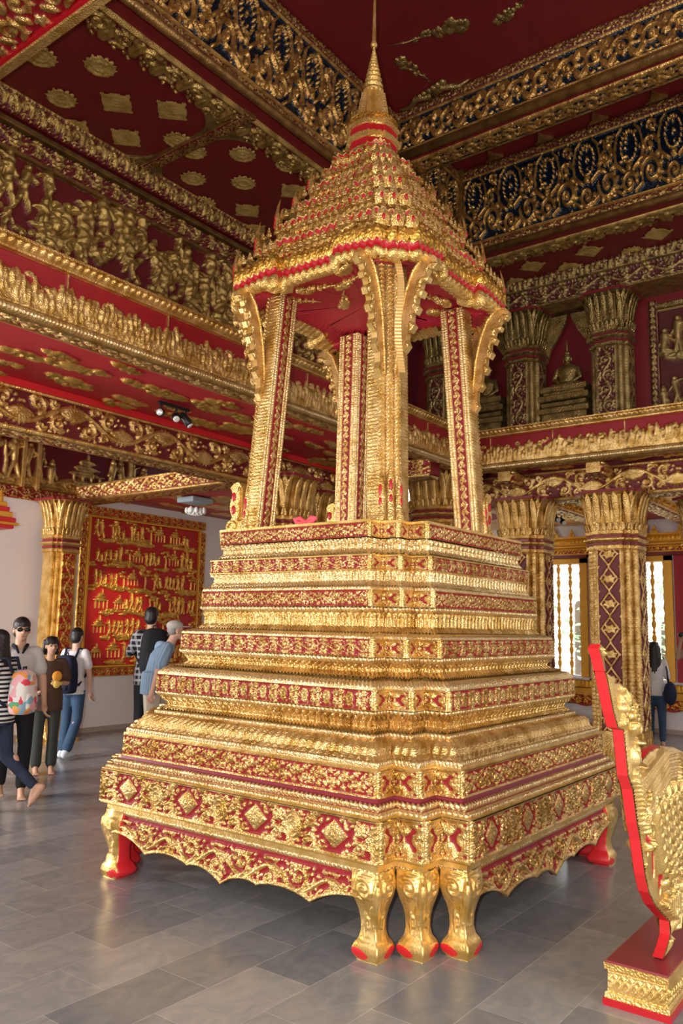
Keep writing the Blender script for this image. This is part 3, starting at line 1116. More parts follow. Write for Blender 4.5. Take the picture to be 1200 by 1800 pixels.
beam('carved_beam', 'long beam under the left gallery soffit, large gilded scrolls on maroon', (X0, YB), (10.2, YB), ZB, ZS - .04, .3, t_bold(), 1.25, G_COL, G_RED, (0, -1), .011)
beam('carved_beam', 'cross beam from the wall pilaster towards the throne on the left', (7.1, 7.2), (7.1, YW), ZB, ZB + .24, .34, T_DENSE, .6, G_RED, G_RED, (-1, 0))
beam('carved_beam', 'beam over the capitals of the two near right columns', (XB, 5.6), (XB, -2.0), ZB + .0, ZS - .05, .34, t_scroll(2.7, .03, .055, 90), 1.1, G_RED, G_WUND, (-1, 0)) if False else None
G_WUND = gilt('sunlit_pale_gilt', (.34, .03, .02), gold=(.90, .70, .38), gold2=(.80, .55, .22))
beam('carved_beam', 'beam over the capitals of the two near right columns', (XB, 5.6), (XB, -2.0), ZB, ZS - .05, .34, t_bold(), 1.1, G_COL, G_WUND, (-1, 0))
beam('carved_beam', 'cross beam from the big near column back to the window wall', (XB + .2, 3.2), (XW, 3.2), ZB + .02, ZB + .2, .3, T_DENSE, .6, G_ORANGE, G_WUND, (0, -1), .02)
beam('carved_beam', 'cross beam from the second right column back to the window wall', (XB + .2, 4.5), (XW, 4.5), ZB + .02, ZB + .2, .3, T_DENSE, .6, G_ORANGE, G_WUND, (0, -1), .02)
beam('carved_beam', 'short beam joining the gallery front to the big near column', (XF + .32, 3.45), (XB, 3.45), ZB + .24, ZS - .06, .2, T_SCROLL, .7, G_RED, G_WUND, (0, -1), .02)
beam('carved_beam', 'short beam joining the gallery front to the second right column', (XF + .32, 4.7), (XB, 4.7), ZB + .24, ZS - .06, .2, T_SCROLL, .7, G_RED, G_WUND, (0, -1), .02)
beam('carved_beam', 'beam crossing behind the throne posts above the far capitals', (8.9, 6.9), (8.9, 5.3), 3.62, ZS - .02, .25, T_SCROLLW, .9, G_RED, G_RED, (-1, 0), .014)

# low ceilings of the aisles
def cloud_ceiling(name, x0, y0, x1, y1, z, seed, n, mt, du=.02, label=None):
    L_ = (x1 - x0); W_ = (y1 - y0)
    b = MB(); b.box(x0, y0, z + .01, x1, y1, z + .08)
    c = struct(b.build(name, REDC), label)
    relief('cloud_carving', c, (x0, y0, z), (1, 0, 0), (0, 1, 0), (0, 0, -1), L_, W_, t_cloudfield(L_ / W_, seed, n, 150, .085), 1, du, .04, mt)
    return c
G_PINK = gilt('gilt_on_light_red', (.52, .05, .04), gold=(.90, .66, .28), gold2=(.75, .45, .14))
cloud_ceiling('ceiling_aisle_left', 7.1, 7.2, 12.5, YW, 3.52, 3, 60, G_PINK, label='low red aisle ceiling with gilded clouds, left')
cloud_ceiling('ceiling_aisle_right', XB + .3, 1.0, XW, 9.0, 3.56, 5, 70, G_PINK, .03, label='low red aisle ceiling with gilded clouds, right')
b = MB(); b.box(X0 - 3, 7.2, 4.42, XB, YW, 4.5)
struct(b.build('ceiling_bay_left', REDC), 'red ceiling of the first left bay')

# frieze of figures high on the left wall
t = thing('wall_frieze', 'dark gilded frieze of standing figures above the white wall, far left', 'relief', (6.2, YW, 3.33))
FX0 = 3.0
relief('figure_panel', t, (FX0, YW - .02, 3.52), (1, 0, 0), (0, 0, 1), (0, -1, 0), 10.4 - FX0, .9, t_scene((10.4 - FX0) / .9, 1, 21, 160, 1.3), 1, .014, .06, G_DARK)
relief('border_frieze', t, (FX0, YW - .03, 3.33), (1, 0, 0), (0, 0, 1), (0, -1, 0), 7.1 - FX0, .19, T_SCROLL, 11, .012, .03, G_RED)
for q_ in (5.0, 6.15, 6.38, 8.0, 9.2):
    b = MB(); b.box(q_, YW - .09, 3.5, q_ + .05, YW, 4.4); b.build('panel_divider', GOLD, t)

# ------------------------------------------------------------------ the carved mural on the left wall
t = thing('carved_mural', 'large scarlet and gold carved mural of village and palace scenes on the left wall', 'relief', (8.45, YW, .72))
px0, px1, pz0, pz1 = 7.36, 9.58, .98, 3.22
relief('scene_panel', t, (px0, YW - .035, pz0), (1, 0, 0), (0, 0, 1), (0, -1, 0), px1 - px0, pz1 - pz0, t_scene((px1 - px0) / (pz1 - pz0), 6, 44, 320, 1.6, frame=0), 1, .0085, .05, G_MURAL)
fr = .17
relief('border_carving', t, (px0 - .16, YW - .03, pz0 - fr), (1, 0, 0), (0, 0, 1), (0, -1, 0), px1 - px0 + .32, fr - .03, T_SCROLL, 9, .01, .03, G_MURAL, edge=.012)
relief('border_carving', t, (px0 - .16, YW - .03, pz1 + .03), (1, 0, 0), (0, 0, 1), (0, -1, 0), px1 - px0 + .32, fr - .02, T_SCROLL, 9, .01, .03, G_MURAL, edge=.012)
relief('border_carving', t, (px1 + .03, YW - .03, pz0), (0, 0, 1), (1, 0, 0), (0, -1, 0), pz1 - pz0, fr - .03, T_SCROLL, 9, .01, .03, G_MURAL, edge=.012)
relief('border_carving', t, (px0 - .15, YW - .03, pz0), (0, 0, 1), (1, 0, 0), (0, -1, 0), pz1 - pz0, .12, T_SCROLL, 9, .01, .03, G_MURAL, edge=.012)
b = MB()
for q in ((px0 - .03, pz0 - .03, px1 + .03, pz0), (px0 - .03, pz1, px1 + .03, pz1 + .03), (px0 - .03, pz0, px0, pz1), (px1, pz0, px1 + .03, pz1)):
    b.box(q[0], YW - .075, q[1], q[2], YW, q[3], ch=.006)
b.build('inner_frame', ORANGE_G, t)
# the mural is picked out by a small warm spotlight on the gallery soffit
sp = bpy.data.lights.new('mural_spot', 'SPOT'); sp.energy = 190; sp.color = (1, .78, .5); sp.spot_size = rad(26); sp.spot_blend = .5; sp.shadow_soft_size = .04
so = bpy.data.objects.new('mural_spot', sp); C.objects.link(so); so.location = (7.0, 8.2, 3.3)
so.rotation_euler = (Vector((8.0, YW, 1.75)) - Vector((7.0, 8.2, 3.3))).to_track_quat('-Z', 'Y').to_euler()

# ------------------------------------------------------------------ columns
def redent(h, c, n=2):
    """square outline of half-size h with n small steps cut in each corner (step c)"""
    pts = []
    for qx, qy in ((-1, -1), (1, -1), (1, 1), (-1, 1)):
        st = []
        for k in range(n + 1):
            st.append((h - k * c, h - (n - k) * c))
            if k < n: st.append((h - (k + 1) * c, h - (n - k) * c))
        # st goes from x-side to y-side for quadrant (1,1)
        st = [(qx * a, qy * b_) for a, b_ in st]
        if qx * qy < 0: st = st[::-1] if (qx, qy) == (1, -1) else st[::-1]
        if (qx, qy) == (-1, -1): pass
        pts.append(st)
    # order counter-clockwise starting at (-,-): from x-side(-h,..) to y-side(..,-h)
    out = []
    out += pts[0]                        # (-h, -h+nc) ... (-h+nc, -h)
    q = pts[1]; out += q                 # (h-nc,-h) ... (h,-h+nc)
    out += pts[2]                        # (h, h-nc) ... (h-nc, h)
    out += pts[3]                        # (-h+nc,h) ... (-h, h-nc)
    return out

def ring(out, cx, cy, z): return [(cx + a, cy + b_, z) for a, b_ in out]

def leafpetal(b, p, out, up, h, wd, flare, th=.02, mi=0):
    """upright capital leaf: base p, outward unit out, width along side"""
    out = Vector(out); side = Vector((-out.y, out.x, 0)); p = Vector(p)
    rings = []
    n = 8
    for k in range(n + 1):
        t_ = k / n
        w_ = wd * (0.75 + .25 * t_) * (1 if t_ < .8 else math.sqrt(max(0.10, 1 - ((t_ - .8) / .205) ** 2)))
        o = flare * t_ ** 2.2
        c = p + out * (o + .006) + Vector((0, 0, up * h * t_))
        tk = th * (1 if t_ < .85 else .6)
        rings.append([tuple(c - side * w_ / 2), tuple(c - side * w_ * .3 + out * tk), tuple(c + out * tk * .45), tuple(c + side * w_ * .3 + out * tk), tuple(c + side * w_ / 2), tuple(c - out * .03)])
    b.loft(rings, mi)

def column(label, x, y, z0, z1, h, mg, face_tile=None, corner_rope=False, group=None, plain=GOLD, name='carved_column', capH=.5, baseH=.42, faces=('W', 'S'), tl='A'):
    t = thing(name, label, 'column', (x, y, z0), group)
    c = .07 * h / .3
    capz = z1 - capH
    out = redent(h, c)
    neck = .24
    b = MB(); b.loft([ring(out, x, y, z0 + .02), ring(out, x, y, capz - neck)], sm=False)
    b.build('shaft', plain, t)
    zs0, zs1 = z0 + baseH, capz - neck
    fw = 2 * (h - 2 * c)
    dirs = {'W': ((-1, 0, 0), (0, -1, 0)), 'S': ((0, -1, 0), (1, 0, 0)), 'E': ((1, 0, 0), (0, 1, 0)), 'N': ((0, 1, 0), (-1, 0, 0))}
    for f in faces:
        N, U = (np.array(q, float) for q in dirs[f])
        O = np.array([x, y, zs0]) + N * (h + .002) - U * fw / 2
        relief('shaft_panel', t, O, U, (0, 0, 1), N, fw, zs1 - zs0, face_tile or T_DIAM, (zs1 - zs0) / (fw * (.95 if face_tile is None else 1.6)), .011, .025, mg, swap=True)
        # textured strips on the stepped corners
        for k in (1, 2):
            O2 = np.array([x, y, zs0]) + N * (h - (k) * c + .002)
            for sg in (-1, 1):
                e0 = fw / 2 + (k - 1) * c
                OO = O2 + U * (e0 if sg > 0 else -e0 - c)
                relief('corner_strip', t, OO, U, (0, 0, 1), N, c, zs1 - zs0, T_ROPE if corner_rope else T_BEAD, (zs1 - zs0) / (c * .7), .011, .012, mg, swap=True)
    # neck mouldings
    b = MB()
    pr = [(0, 0), (.02, .01), (.02, .05), (0, .06), (0, .09), (.045, .12), (.045, .14), (.01, .155), (.01, .185), (.03, .2), (.03, neck)]
    mi = 0
    b.loft([ring(redent(h + o, c), x, y, capz - neck + z) for o, z in pr], sm=False)
    b.build('neck_moulding', plain, t)
    b = MB()
    for zz in (.075, .17):
        b.loft([ring(redent(h + .016, c), x, y, capz - neck + zz - .014), ring(redent(h + .016, c), x, y, capz - neck + zz + .014)], sm=False)
    b.build('neck_band', MAROON, t)
    # capital of tall leaves, opening outwards
    b = MB()
    b.loft([ring(redent(h + .02, c), x, y, capz - .01), ring(redent(h + .02, c), x, y, z1 - .04), ring(redent(h + .11, c), x, y, z1 - .01)], sm=False)
    n = 5
    def leaves(b, zb, H, up, fl):
        for f, (N, U) in dirs.items():
            N = Vector(N); U = Vector(U)
            for k in range(n):
                e = (k - (n - 1) / 2) * (2 * h / n) * .98
                ins = max(0, abs(e) - (h - 2 * c))
                leafpetal(b, Vector((x, y, zb)) + N * (h - ins * .8) + U * e, N, up, H, 2 * h / n * .88, fl, .022)
        for qx, qy in ((-1, -1), (1, -1), (1, 1), (-1, 1)):
            d = Vector((qx, qy, 0)).normalized()
            leafpetal(b, Vector((x, y, zb)) + Vector((qx, qy, 0)) * (h - 1.1 * c), d, up, H, 2 * h / n * .8, fl * 1.15, .02)
    leaves(b, capz, capH * .96, 1, .10)
    # lower short leaves
    for f, (N, U) in dirs.items():
        N = Vector(N); U = Vector(U)
        for k in range(8):
            e = (k - 3.5) * (2 * h / 8)
            ins = max(0, abs(e) - (h - 2 * c))
            leafpetal(b, Vector((x, y, capz)) + N * (h + .02 - ins * .8) + U * e, N, 1, .1, 2 * h / 8 * .9, .03, .02)
    b.build('capital', plain, t)
    b = MB(); b.loft([ring(redent(h + .12, c), x, y, z1 - .012), ring(redent(h + .12, c), x, y, z1 + .02)], sm=False)
    b.build('abacus', MAROON, t)
    b = MB()
    leaves(b, z0 + baseH * .8, baseH * .8, -1, .09)
    b.loft([ring(redent(h + .13, c), x, y, z0), ring(redent(h + .13, c), x, y, z0 + .03), ring(redent(h + .03, c), x, y, z0 + .06), ring(redent(h + .02, c), x, y, z0 + baseH)], sm=False)
    b.build('base', plain, t)
    return t

column('big near right column with rhombic chains, behind the carved bird', XB + .0, 3.41, 0, ZB, .31, G_COL)
column('second right column, partly hidden by the tiers of the throne', XB + .0, 4.66, 0, ZB, .31, G_COL)
column('column at the right edge of the photo, only its capital showing', XB + 1.0, 2.45, 0, ZB, .31, G_RED)
column('column whose capital shows left of the right throne post', 10.05, 5.85, 0, ZS - .02, .33, G_RED, faces=('W',))
column('column whose capital shows right of the left throne post', 7.62, 6.72, 0, ZB + .06, .31, G_RED, faces=('W',))
column('column whose capital shows beside the rear throne post', 8.55, 6.95, 0, ZB, .31, G_RED, faces=('W',))
column('carved pilaster at the left edge of the mural', 6.68, YW - .34, 0, 3.33, .205, G_MURAL, T_SCROLL, plain=GOLD, name='carved_pilaster', faces=('S',))

# ------------------------------------------------------------------ upper walls
ZC, ZU = 7.9, 6.6
YC, XC = 5.02, 9.17
# left upper wall
b = MB(); b.box(X0 - 2, YB + .1, 3.9, XB + .3, YB + .3, ZU + .1)
struct(b.build('wall_upper_left', REDD), 'dark red upper wall above the left gallery')
t = thing('battle_relief', 'dark gilded battle relief crowded with warriors above the left gallery', 'relief', (5, YB + .1, 4.0))
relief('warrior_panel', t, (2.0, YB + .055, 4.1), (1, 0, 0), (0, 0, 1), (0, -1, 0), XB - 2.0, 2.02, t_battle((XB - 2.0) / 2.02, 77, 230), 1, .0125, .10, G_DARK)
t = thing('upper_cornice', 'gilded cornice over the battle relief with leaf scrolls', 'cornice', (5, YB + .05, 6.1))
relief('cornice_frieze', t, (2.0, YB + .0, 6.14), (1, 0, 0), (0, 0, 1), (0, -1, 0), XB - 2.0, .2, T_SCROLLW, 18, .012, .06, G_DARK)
relief('cornice_frieze', t, (2.0, YB + .0, 6.14), (1, 0, 0), (0, .35, -.12), (0, -.3, -1), XB - 2.0, .3, T_DENSE, 20, .013, .03, G_DARK)
relief('cornice_frieze', t, (2.0, YB - .12, 6.40), (1, 0, 0), (0, -.3, 1), (0, -1, -.2), XB - 2.0, .2, T_FRINGE, 30, .012, .05, G_DARK)
b = MB(); b.box(1.5, YB - .04, 6.36, XB, YB + .1, 6.42, ch=.01); b.box(1.5, YB - .02, 6.10, XB, YB + .1, 6.14, ch=.01)
b.build('cornice_moulding', GOLD_BR, t)

# right upper wall with dark columns and buddhas
b = MB(); b.box(XB + .35, -3, 3.9, XB + .55, YB + .3, ZU + .1)
struct(b.build('wall_upper_right', REDD), 'dark red upper wall above the right gallery')
b = MB(); b.box(XF, -3, 3.98, XB + .4, YF + 2, 4.0)
struct(b.build('trim_2', REDD), 'deck of the right gallery')
def beadcol(label, y, x=XB + .05, h=.24):
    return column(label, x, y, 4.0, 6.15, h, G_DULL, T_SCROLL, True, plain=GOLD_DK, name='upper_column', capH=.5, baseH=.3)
beadcol('dark gilded upper column directly above the big near column', 3.41)
beadcol('dark gilded upper column above the second right column', 4.66)
beadcol('dark gilded upper column seen between the front and right throne posts', 6.0)
beadcol('dark gilded upper column at the far left end of the right gallery', 7.0) if False else None
t = thing('upper_beam', 'dark carved beam over the upper columns on the right', 'beam', (XB, 3, 6.17))
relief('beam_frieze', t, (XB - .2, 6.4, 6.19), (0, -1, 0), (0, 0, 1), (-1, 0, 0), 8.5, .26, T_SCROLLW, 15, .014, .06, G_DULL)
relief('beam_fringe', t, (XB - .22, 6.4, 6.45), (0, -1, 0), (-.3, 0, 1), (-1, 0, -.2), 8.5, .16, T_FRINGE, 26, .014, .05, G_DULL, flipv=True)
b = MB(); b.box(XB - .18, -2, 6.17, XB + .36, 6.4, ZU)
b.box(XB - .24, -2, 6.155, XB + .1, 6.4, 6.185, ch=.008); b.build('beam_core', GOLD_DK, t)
# framed reliefs between the columns
def upanel(label, y0, y1, seed):
    t = thing('framed_relief', label, 'relief', (XB + .3, (y0 + y1) / 2, 4.3))
    relief('relief_panel', t, (XB + .33, y1 - .12, 4.5), (0, -1, 0), (0, 0, 1), (-1, 0, 0), y1 - y0 - .24, 1.45, t_scene((y1 - y0 - .24) / 1.45, 2, seed, 140, 1.3), 1, .013, .08, G_DULL)
    for a in (y1, y0 + .12):
        relief('border_carving', t, (XB + .32, a, 4.1), (0, 0, 1), (0, -1, 0), (-1, 0, 0), 2.0, .12, T_VINE, 12, .013, .03, G_DULL)
    b = MB(); b.box(XB + .25, y0 + .12, 4.4, XB + .34, y1 - .12, 4.5, ch=.01); b.build('frame_rail', GOLD_DK, t)
    b = MB(); b.box(XB + .25, y0 + .12, 5.95, XB + .34, y1 - .12, 6.02, ch=.01); b.build('frame_rail', GOLD_DK, t)
upanel('dark framed relief of figures, right of the rightmost upper column', 1.6, 3.0, 31)
def buddha(label, y, x=XB + .12):
    t = thing('seated_buddha', label, 'statue', (x, y, 4.85))
    b = MB()
    z = 4.98
    b.ell((x, y, z + .05), (.17, .24, .07)); b.ell((x, y - .15, z + .05), (.15, .1, .06)); b.ell((x, y + .15, z + .05), (.15, .1, .06))
    b.loft([[(x + rx * math.cos(a), y + ry * math.sin(a), z + zz) for a in np.linspace(0, 2 * PI, 15)[:-1]] for rx, ry, zz in
            ((.09, .13, .05), (.08, .12, .16), (.085, .145, .27), (.07, .15, .33), (.04, .08, .37), (.033, .04, .39), (.033, .04, .42))])
    for s_ in (-1, 1):
        b.cone((x, y + s_ * .145, z + .31), (x - .03, y + s_ * .19, z + .17), .04, .032)
        b.cone((x - .03, y + s_ * .19, z + .17), (x - .1, y + s_ * .07, z + .08), .03, .022)
    b.ell((x - .005, y, z + .47), (.055, .055, .07)); b.ell((x, y, z + .54), (.04, .04, .035)); b.cone((x, y, z + .55), (x, y, z + .74), .028, .006)
    for s_ in (-1, 1): b.ell((x, y + s_ * .056, z + .455), (.015, .01, .035))
    b.build('figure', GOLD_DK, t)
    b = MB()
    for k, (q, zz) in enumerate(((.36, 4.62), (.32, 4.72), (.36, 4.80), (.29, 4.87), (.33, 4.93))):
        b.box(x - q * .6, y - q, zz, x + .2, y + q, zz + (.07 if k % 2 else .09), ch=.012)
    b.build('pedestal', GOLD_DK, t)
    b = MB(); b.box(x - .18, y - .32, 4.4, x + .2, y + .32, 4.63)
    b.build('plinth', GOLD_DK, t)
    b = MB()
    for s_ in (-1, 1):
        pl = [(s_ * .02, 1.25), (s_ * .4, 1.25), (s_ * .4, .55), (s_ * .33, .6), (s_ * .27, .78), (s_ * .12, 1.0), (s_ * .05, 1.15)]
        b.extr(pl, (x + .08, y, 4.88), (0, 1, 0), (0, 0, 1), (1, 0, 0), .05)
    b.build('niche_curtain', GOLD_DK, t)
    relief('plinth_carving', t, (x - .19, y + .3, 4.1), (0, -1, 0), (0, 0, 1), (-1, 0, 0), .6, .3, T_DENSE, 1, .014, .04, G_DULL)
buddha('dark seated Buddha between the two upper columns on the right', 4.06)
buddha('dark seated Buddha half hidden behind the right edge of the throne canopy', 5.32)
# red lit strip behind niche
# ------------------------------------------------------------------ high ceilings
b = MB()
b.box(-4, YC, ZU, XW, YB + .3, ZU + .08)
b.box(XC, -4, ZU, XB + .6, YC, ZU + .08)
ceil2 = struct(b.build('ceiling_side', REDC, origin=(0, 0, ZU)), 'dark red side ceiling with gilded medallions')
b = MB(); b.box(-5, -4, ZC, XC + .1, YC + .1, ZC + .1)
ceil1 = struct(b.build('ceiling', REDC, origin=(0, 0, ZC)), 'dark red central ceiling with gilded clouds')

G_MED = gilt('medallion_gilding', (.3, .2, .05), gold=(.78, .58, .20), gold2=(.50, .34, .09), metal=.45, fleck=.9, fscale=70)
def medallion(par, x, y, kind, s=.17):
    L_ = 1.0
    t = Tile(1.0, 40, per=False)
    if kind == 'o':
        X, Y = t.X - .5, t.Y - .5
        R_ = np.hypot(X, Y); A_ = np.arctan2(Y, X)
        edge = .44 + .03 * np.cos(A_ * 14)
        t.H = np.where(R_ < edge, .62 + .25 * np.cos(R_ * 2 * PI * 5.5) + .1 * np.cos(A_ * 10), 0)
    else:
        X, Y = np.abs(t.X - .5), np.abs(t.Y - .5)
        D = X + Y if kind == 's' else np.maximum(X, Y) * 1.15
        t.H = np.where(D < .47 + .02 * np.cos(X * 60) * np.cos(Y * 60), .65 + .15 * np.cos(D * 40) + .12 * np.cos(X * 50) * np.cos(Y * 50), 0)
    t.M = (t.H > .04) * 1.0
    # disc mesh clipped to the covered cells
    n = 36
    g = (np.arange(n + 1)) / n
    u, v = np.meshgrid(g, g, indexing='ij')
    h = t.sample(u, v, t.H)
    P = np.stack([x + (u - .5) * 2 * s, y + (v - .5) * 2 * s, ZU - .002 - h * .022], -1).reshape(-1, 3)
    F4 = gridF(n, n)
    hm = (h.ravel() > .12)
    keep = hm[F4].all(1)
    return link('medallion', P, F4[keep][:, ::-1].copy(), G_MED, par, np.ones(len(P)))
for (x, y, k) in ((3.89, 5.77, 'o'), (3.95, 6.45, 'o'), (4.30, 6.07, 's'), (4.69, 5.72, 's'), (4.71, 6.45, 's'), (5.05, 6.05, 'o'), (4.30, 6.75, 's'), (3.5, 6.1, 'o'), (5.1, 5.42, 's'),
                  (5.62, 5.67, 'o'), (5.64, 6.45, 'o'), (6.03, 6.05, 'o'), (6.5, 6.44, 's'), (6.07, 6.74, 'o'), (6.49, 5.70, 's'), (5.28, 6.06, 'o'), (6.9, 6.05, 's'), (6.05, 5.40, 'o'), (6.9, 6.7, 's'),
                  (9.84, 4.25, 's'), (10.16, 3.85, 's'), (10.49, 3.49, 's'), (9.84, 3.46, 's'), (10.17, 3.0, 'o'), (9.87, 2.6, 's'), (10.48, 4.3, 'o'), (10.55, 2.6, 's'), (9.84, 4.95, 's'), (10.2, 4.65, 's'), (9.85, 1.8, 's'), (10.2, 2.2, 's')):
    medallion(ceil2, x, y, k, .165 if k == 'o' else .215)
for x in (5.165,):       # carved rib crossing the left bay
    relief('ceiling_rib', ceil2, (x - .07, YC + .1, ZU - .05), (0, 1, 0), (1, 0, 0), (0, 0, -1), YB - YC, .14, T_DENSE, 5, .012, .02, G_DARK, edge=.012)
    for s_ in (-1, 1):
        for e in ((YC + .42, -1), (YB - .15, 1)):
            pass
    b = MB(); b.box(x - .075, YC + .1, ZU - .045, x + .075, YB, ZU)
    b.build('rib_core', GOLD_BR, ceil2)
# corner fans of the ceiling bays
for cx_, cy_, sx, sy in ((5.24, YB - .14, 1, -1), (5.09, YB - .14, -1, -1), (5.24, YC + .42, 1, 1), (5.09, YC + .42, -1, 1)):
    b = MB()
    pl = [(0, 0)] + [(.34 * (1 - a) ** 1.6 + .0, .34 * a ** 1.6) for a in np.linspace(0, 1, 9)]
    pl = [(p[0] * sx, p[1] * sy) for p in pl]
    b.extr(pl, (cx_, cy_, ZU), (1, 0, 0), (0, 1, 0), (0, 0, -1), .03)
    b.build('corner_fan', GOLD_DK, ceil2)
relief('ceiling_border', ceil2, (2.0, YC + .12, ZU - .005), (1, 0, 0), (0, 1, 0), (0, 0, -1), XC - 2.0, .34, T_FRINGE, 13, .013, .06, G_DARK, flipv=True)
relief('ceiling_border', ceil2, (2.0, YB + .0, ZU - .005), (1, 0, 0), (0, -1, 0), (0, 0, -1), XB - 2.0, .2, T_DENSE, 20, .013, .03, G_DARK)
relief('ceiling_border', ceil2, (XC + .12, YB, ZU - .005), (0, -1, 0), (1, 0, 0), (0, 0, -1), 9.0, .3, T_FRINGE, 11, .014, .06, G_DARK, flipv=True)

def mosaic_frieze(label, O, U, W, L_, z0, z1, rep, du):
    O = np.array(O, float); U = np.array(U, float); W = np.array(W, float)
    t = thing('mosaic_frieze', label, 'frieze', tuple(O + U * L_ / 2))
    hh = z1 - z0
    relief('scroll_panel', t, O + np.array([0, 0, .16]), U, (0, 0, 1), W, L_, hh - .3, T_MOS, rep, du, .07, G_BLUE)
    relief('lower_border', t, O + W * .03 + np.array([0, 0, .05]), U, (0, 0, 1), W, L_, .12, T_DENSE, round(L_ / .3), du, .025, G_DARK)
    relief('upper_border', t, O + W * .03 + np.array([0, 0, hh - .14]), U, (0, 0, 1), W, L_, .12, T_DENSE, round(L_ / .3), du, .025, G_DARK)
    b = MB()
    a = O + W * .06 + np.array([0, 0, .02]); c = a + U * L_
    b.tube([tuple(a), tuple(c)], .045, 10)
    b.build('roll_moulding', GOLD_BR, t)
    q = [O - W * .02, O + U * L_ - W * .02, O + U * L_ - W * .1, O - W * .1]
    b = MB(); b.loft([[tuple(k + np.array([0, 0, z])) for k in q] for z in (.02, hh)], sm=False)
    b.build('frieze_core', REDD, t)
    return t
mosaic_frieze('tall blue mosaic and gold scroll frieze running along the upper left', (1.2, YC, ZU), (1, 0, 0), (0, -1, 0), XC - 1.2, ZU, ZC, 8, .0125)
mosaic_frieze('tall blue mosaic and gold scroll frieze across the far right, under the ceiling', (XC, YC, ZU), (0, -1, 0), (-1, 0, 0), 7.2, ZU, ZC, 7, .0135)
b = MB()
b.box(XC - .1, YC - .1, ZU, XC + .05, YC + .05, ZC, ch=.02)
for s_ in (0, 1):
    pass
cp = b.build('corner_pilaster', GOLD_BR)
tag(cp, 'narrow gilded corner strip where the two tall mosaic friezes meet', 'pilaster')
# cross beam with mosaic
XA = 7.6
t = thing('mosaic_beam', 'ceiling beam with blue mosaic face crossing in front of the far frieze', 'beam', (XA, 2, 7.14))
Lb = YC + 2.5
relief('scroll_panel', t, (XA, YC, 7.34), (0, -1, 0), (0, 0, 1), (-1, 0, 0), Lb, .44, T_MOSL, 13, .0125, .06, G_BLUE)
relief('upper_border', t, (XA - .03, YC, 7.78), (0, -1, 0), (0, 0, 1), (-1, 0, 0), Lb, .12, T_DENSE, 25, .013, .025, G_DARK)
relief('beam_soffit', t, (XA + .03, YC, 7.22), (0, -1, 0), (1, 0, 0), (0, 0, -1), Lb, .27, T_MOSL, 16, .0125, .05, G_BLUE)
b = MB(); b.tube([(XA - .02, YC, 7.29), (XA - .02, YC - Lb, 7.29)], .055, 10); b.tube([(XA + .30, YC, 7.23), (XA + .30, YC - Lb, 7.23)], .03, 8)
b.build('roll_moulding', GOLD_BR, t)
b = MB(); b.box(XA + .02, YC - Lb, 7.24, XA + .3, YC, ZC); b.build('beam_core', REDD, t)
# pointed leaves on the ceiling strip behind the beam
for yy in (4.45, 3.75, 3.05, 2.35):
    b = MB()
    b.extr([(-.13, 0), (.13, 0), (.05, .08), (0, .2), (-.05, .08)], (XC - .06, yy, ZC), (0, 1, 0), (-1, 0, 0), (0, 0, -1), .04)
    b.build('ceiling_leaf', GOLD_BR, ceil1)

def throne_ref():
    return globals().get('throne')
def cloud_piece(par, x, y, ang, s, z, seed):
    rr = np.random.RandomState(seed)
    b = MB()
    ca, sa = math.cos(ang), math.sin(ang)
    def P(u, v, w_=0): return (x + (u * ca - v * sa) * s, y + (u * sa + v * ca) * s, z - w_)
    pts = [(-.55, 0, .02), (-.35, .03, .05), (-.15, -.02, .09), (.05, .04, .12), (.25, -.01, .17), (.42, .05, .16)]
    for u, v, r in pts:
        for k in range(8):
            a = rr.uniform(0, 2 * PI)
            q = P(u + math.cos(a) * r * .5, v + math.sin(a) * r * .5)
            b.ell(q, (r * s * .75, r * s * .42, .025), rot=Matrix.Rotation(rr.uniform(0, 3), 3, 'Z'), seg=10, rg=5)
    b.tube([P(-.8, -.03, .01), P(-.5, .02, .01), P(-.2, 0, .01)], [.004, .010, .012], 6)
    return b.build('cloud_carving', GOLD if par is throne_ref() else GOLD_DK, par)
cloud_piece(ceil1, 6.66, 3.93, math.atan2(-.6, .09) + .05, .66, ZC, 2)
cloud_piece(ceil1, 7.02, 4.43, 2.9, .46, ZC, 3)
cloud_piece(ceil1, 6.85, 3.12, 1.2, .45, ZC, 5)
cloud_piece(ceil1, 6.9, 2.2, 1.4, .5, ZC, 6)
b = MB()
for s_ in (-1, 1):
    b.tube([(7.5, 4.46, ZC - .02), (7.45 - .0, 4.46 + s_ * .18, ZC - .02), (7.55, 4.46 + s_ * .34, ZC - .02), (7.52, 4.46 + s_ * .48, ZC - .01)], [.05, .045, .03, .01], 8)
for k in range(7):
    b.ell((7.38 + .015 * k, 4.46 + (k - 3) * .07, ZC - .02), (.05, .045, .03))
b.build('swag_carving', GOLD_DK, ceil1)

# near cross beam at the top left corner of the view
t = thing('near_beam', 'brightly lit carved beam crossing the top left corner of the photo', 'beam', (2.5, 5, 5.6))
relief('beam_soffit', t, (2.70, YC + 1.9, 5.6), (0, -1, 0), (-1, 0, 0), (0, 0, -1), 5.0, .46, T_DENSE, 5, .012, .04, G_RED)
b = MB(); b.box(2.24, YC - 3, 5.625, 2.70, YB, 6.3); b.box(2.66, YC - 3, 5.55, 2.74, YB, 5.66, ch=.01)
b.build('beam_core', GOLD, t)
b = MB(); b.box(2.635, YC - 3, 5.56, 2.66, YB, 5.62); b.build('edge_batten', RED, t)
# closing walls behind the view so the hall keeps its own light
wallbox('wall_back', [(-7.2, -5, 0, -7, YW + .25, ZC)], PLASTER, 'plaster wall behind the view')
wallbox('wall_front', [(-7, -5, 0, XW, -4.8, ZC)], PLASTER, 'plaster wall out of view on the right')

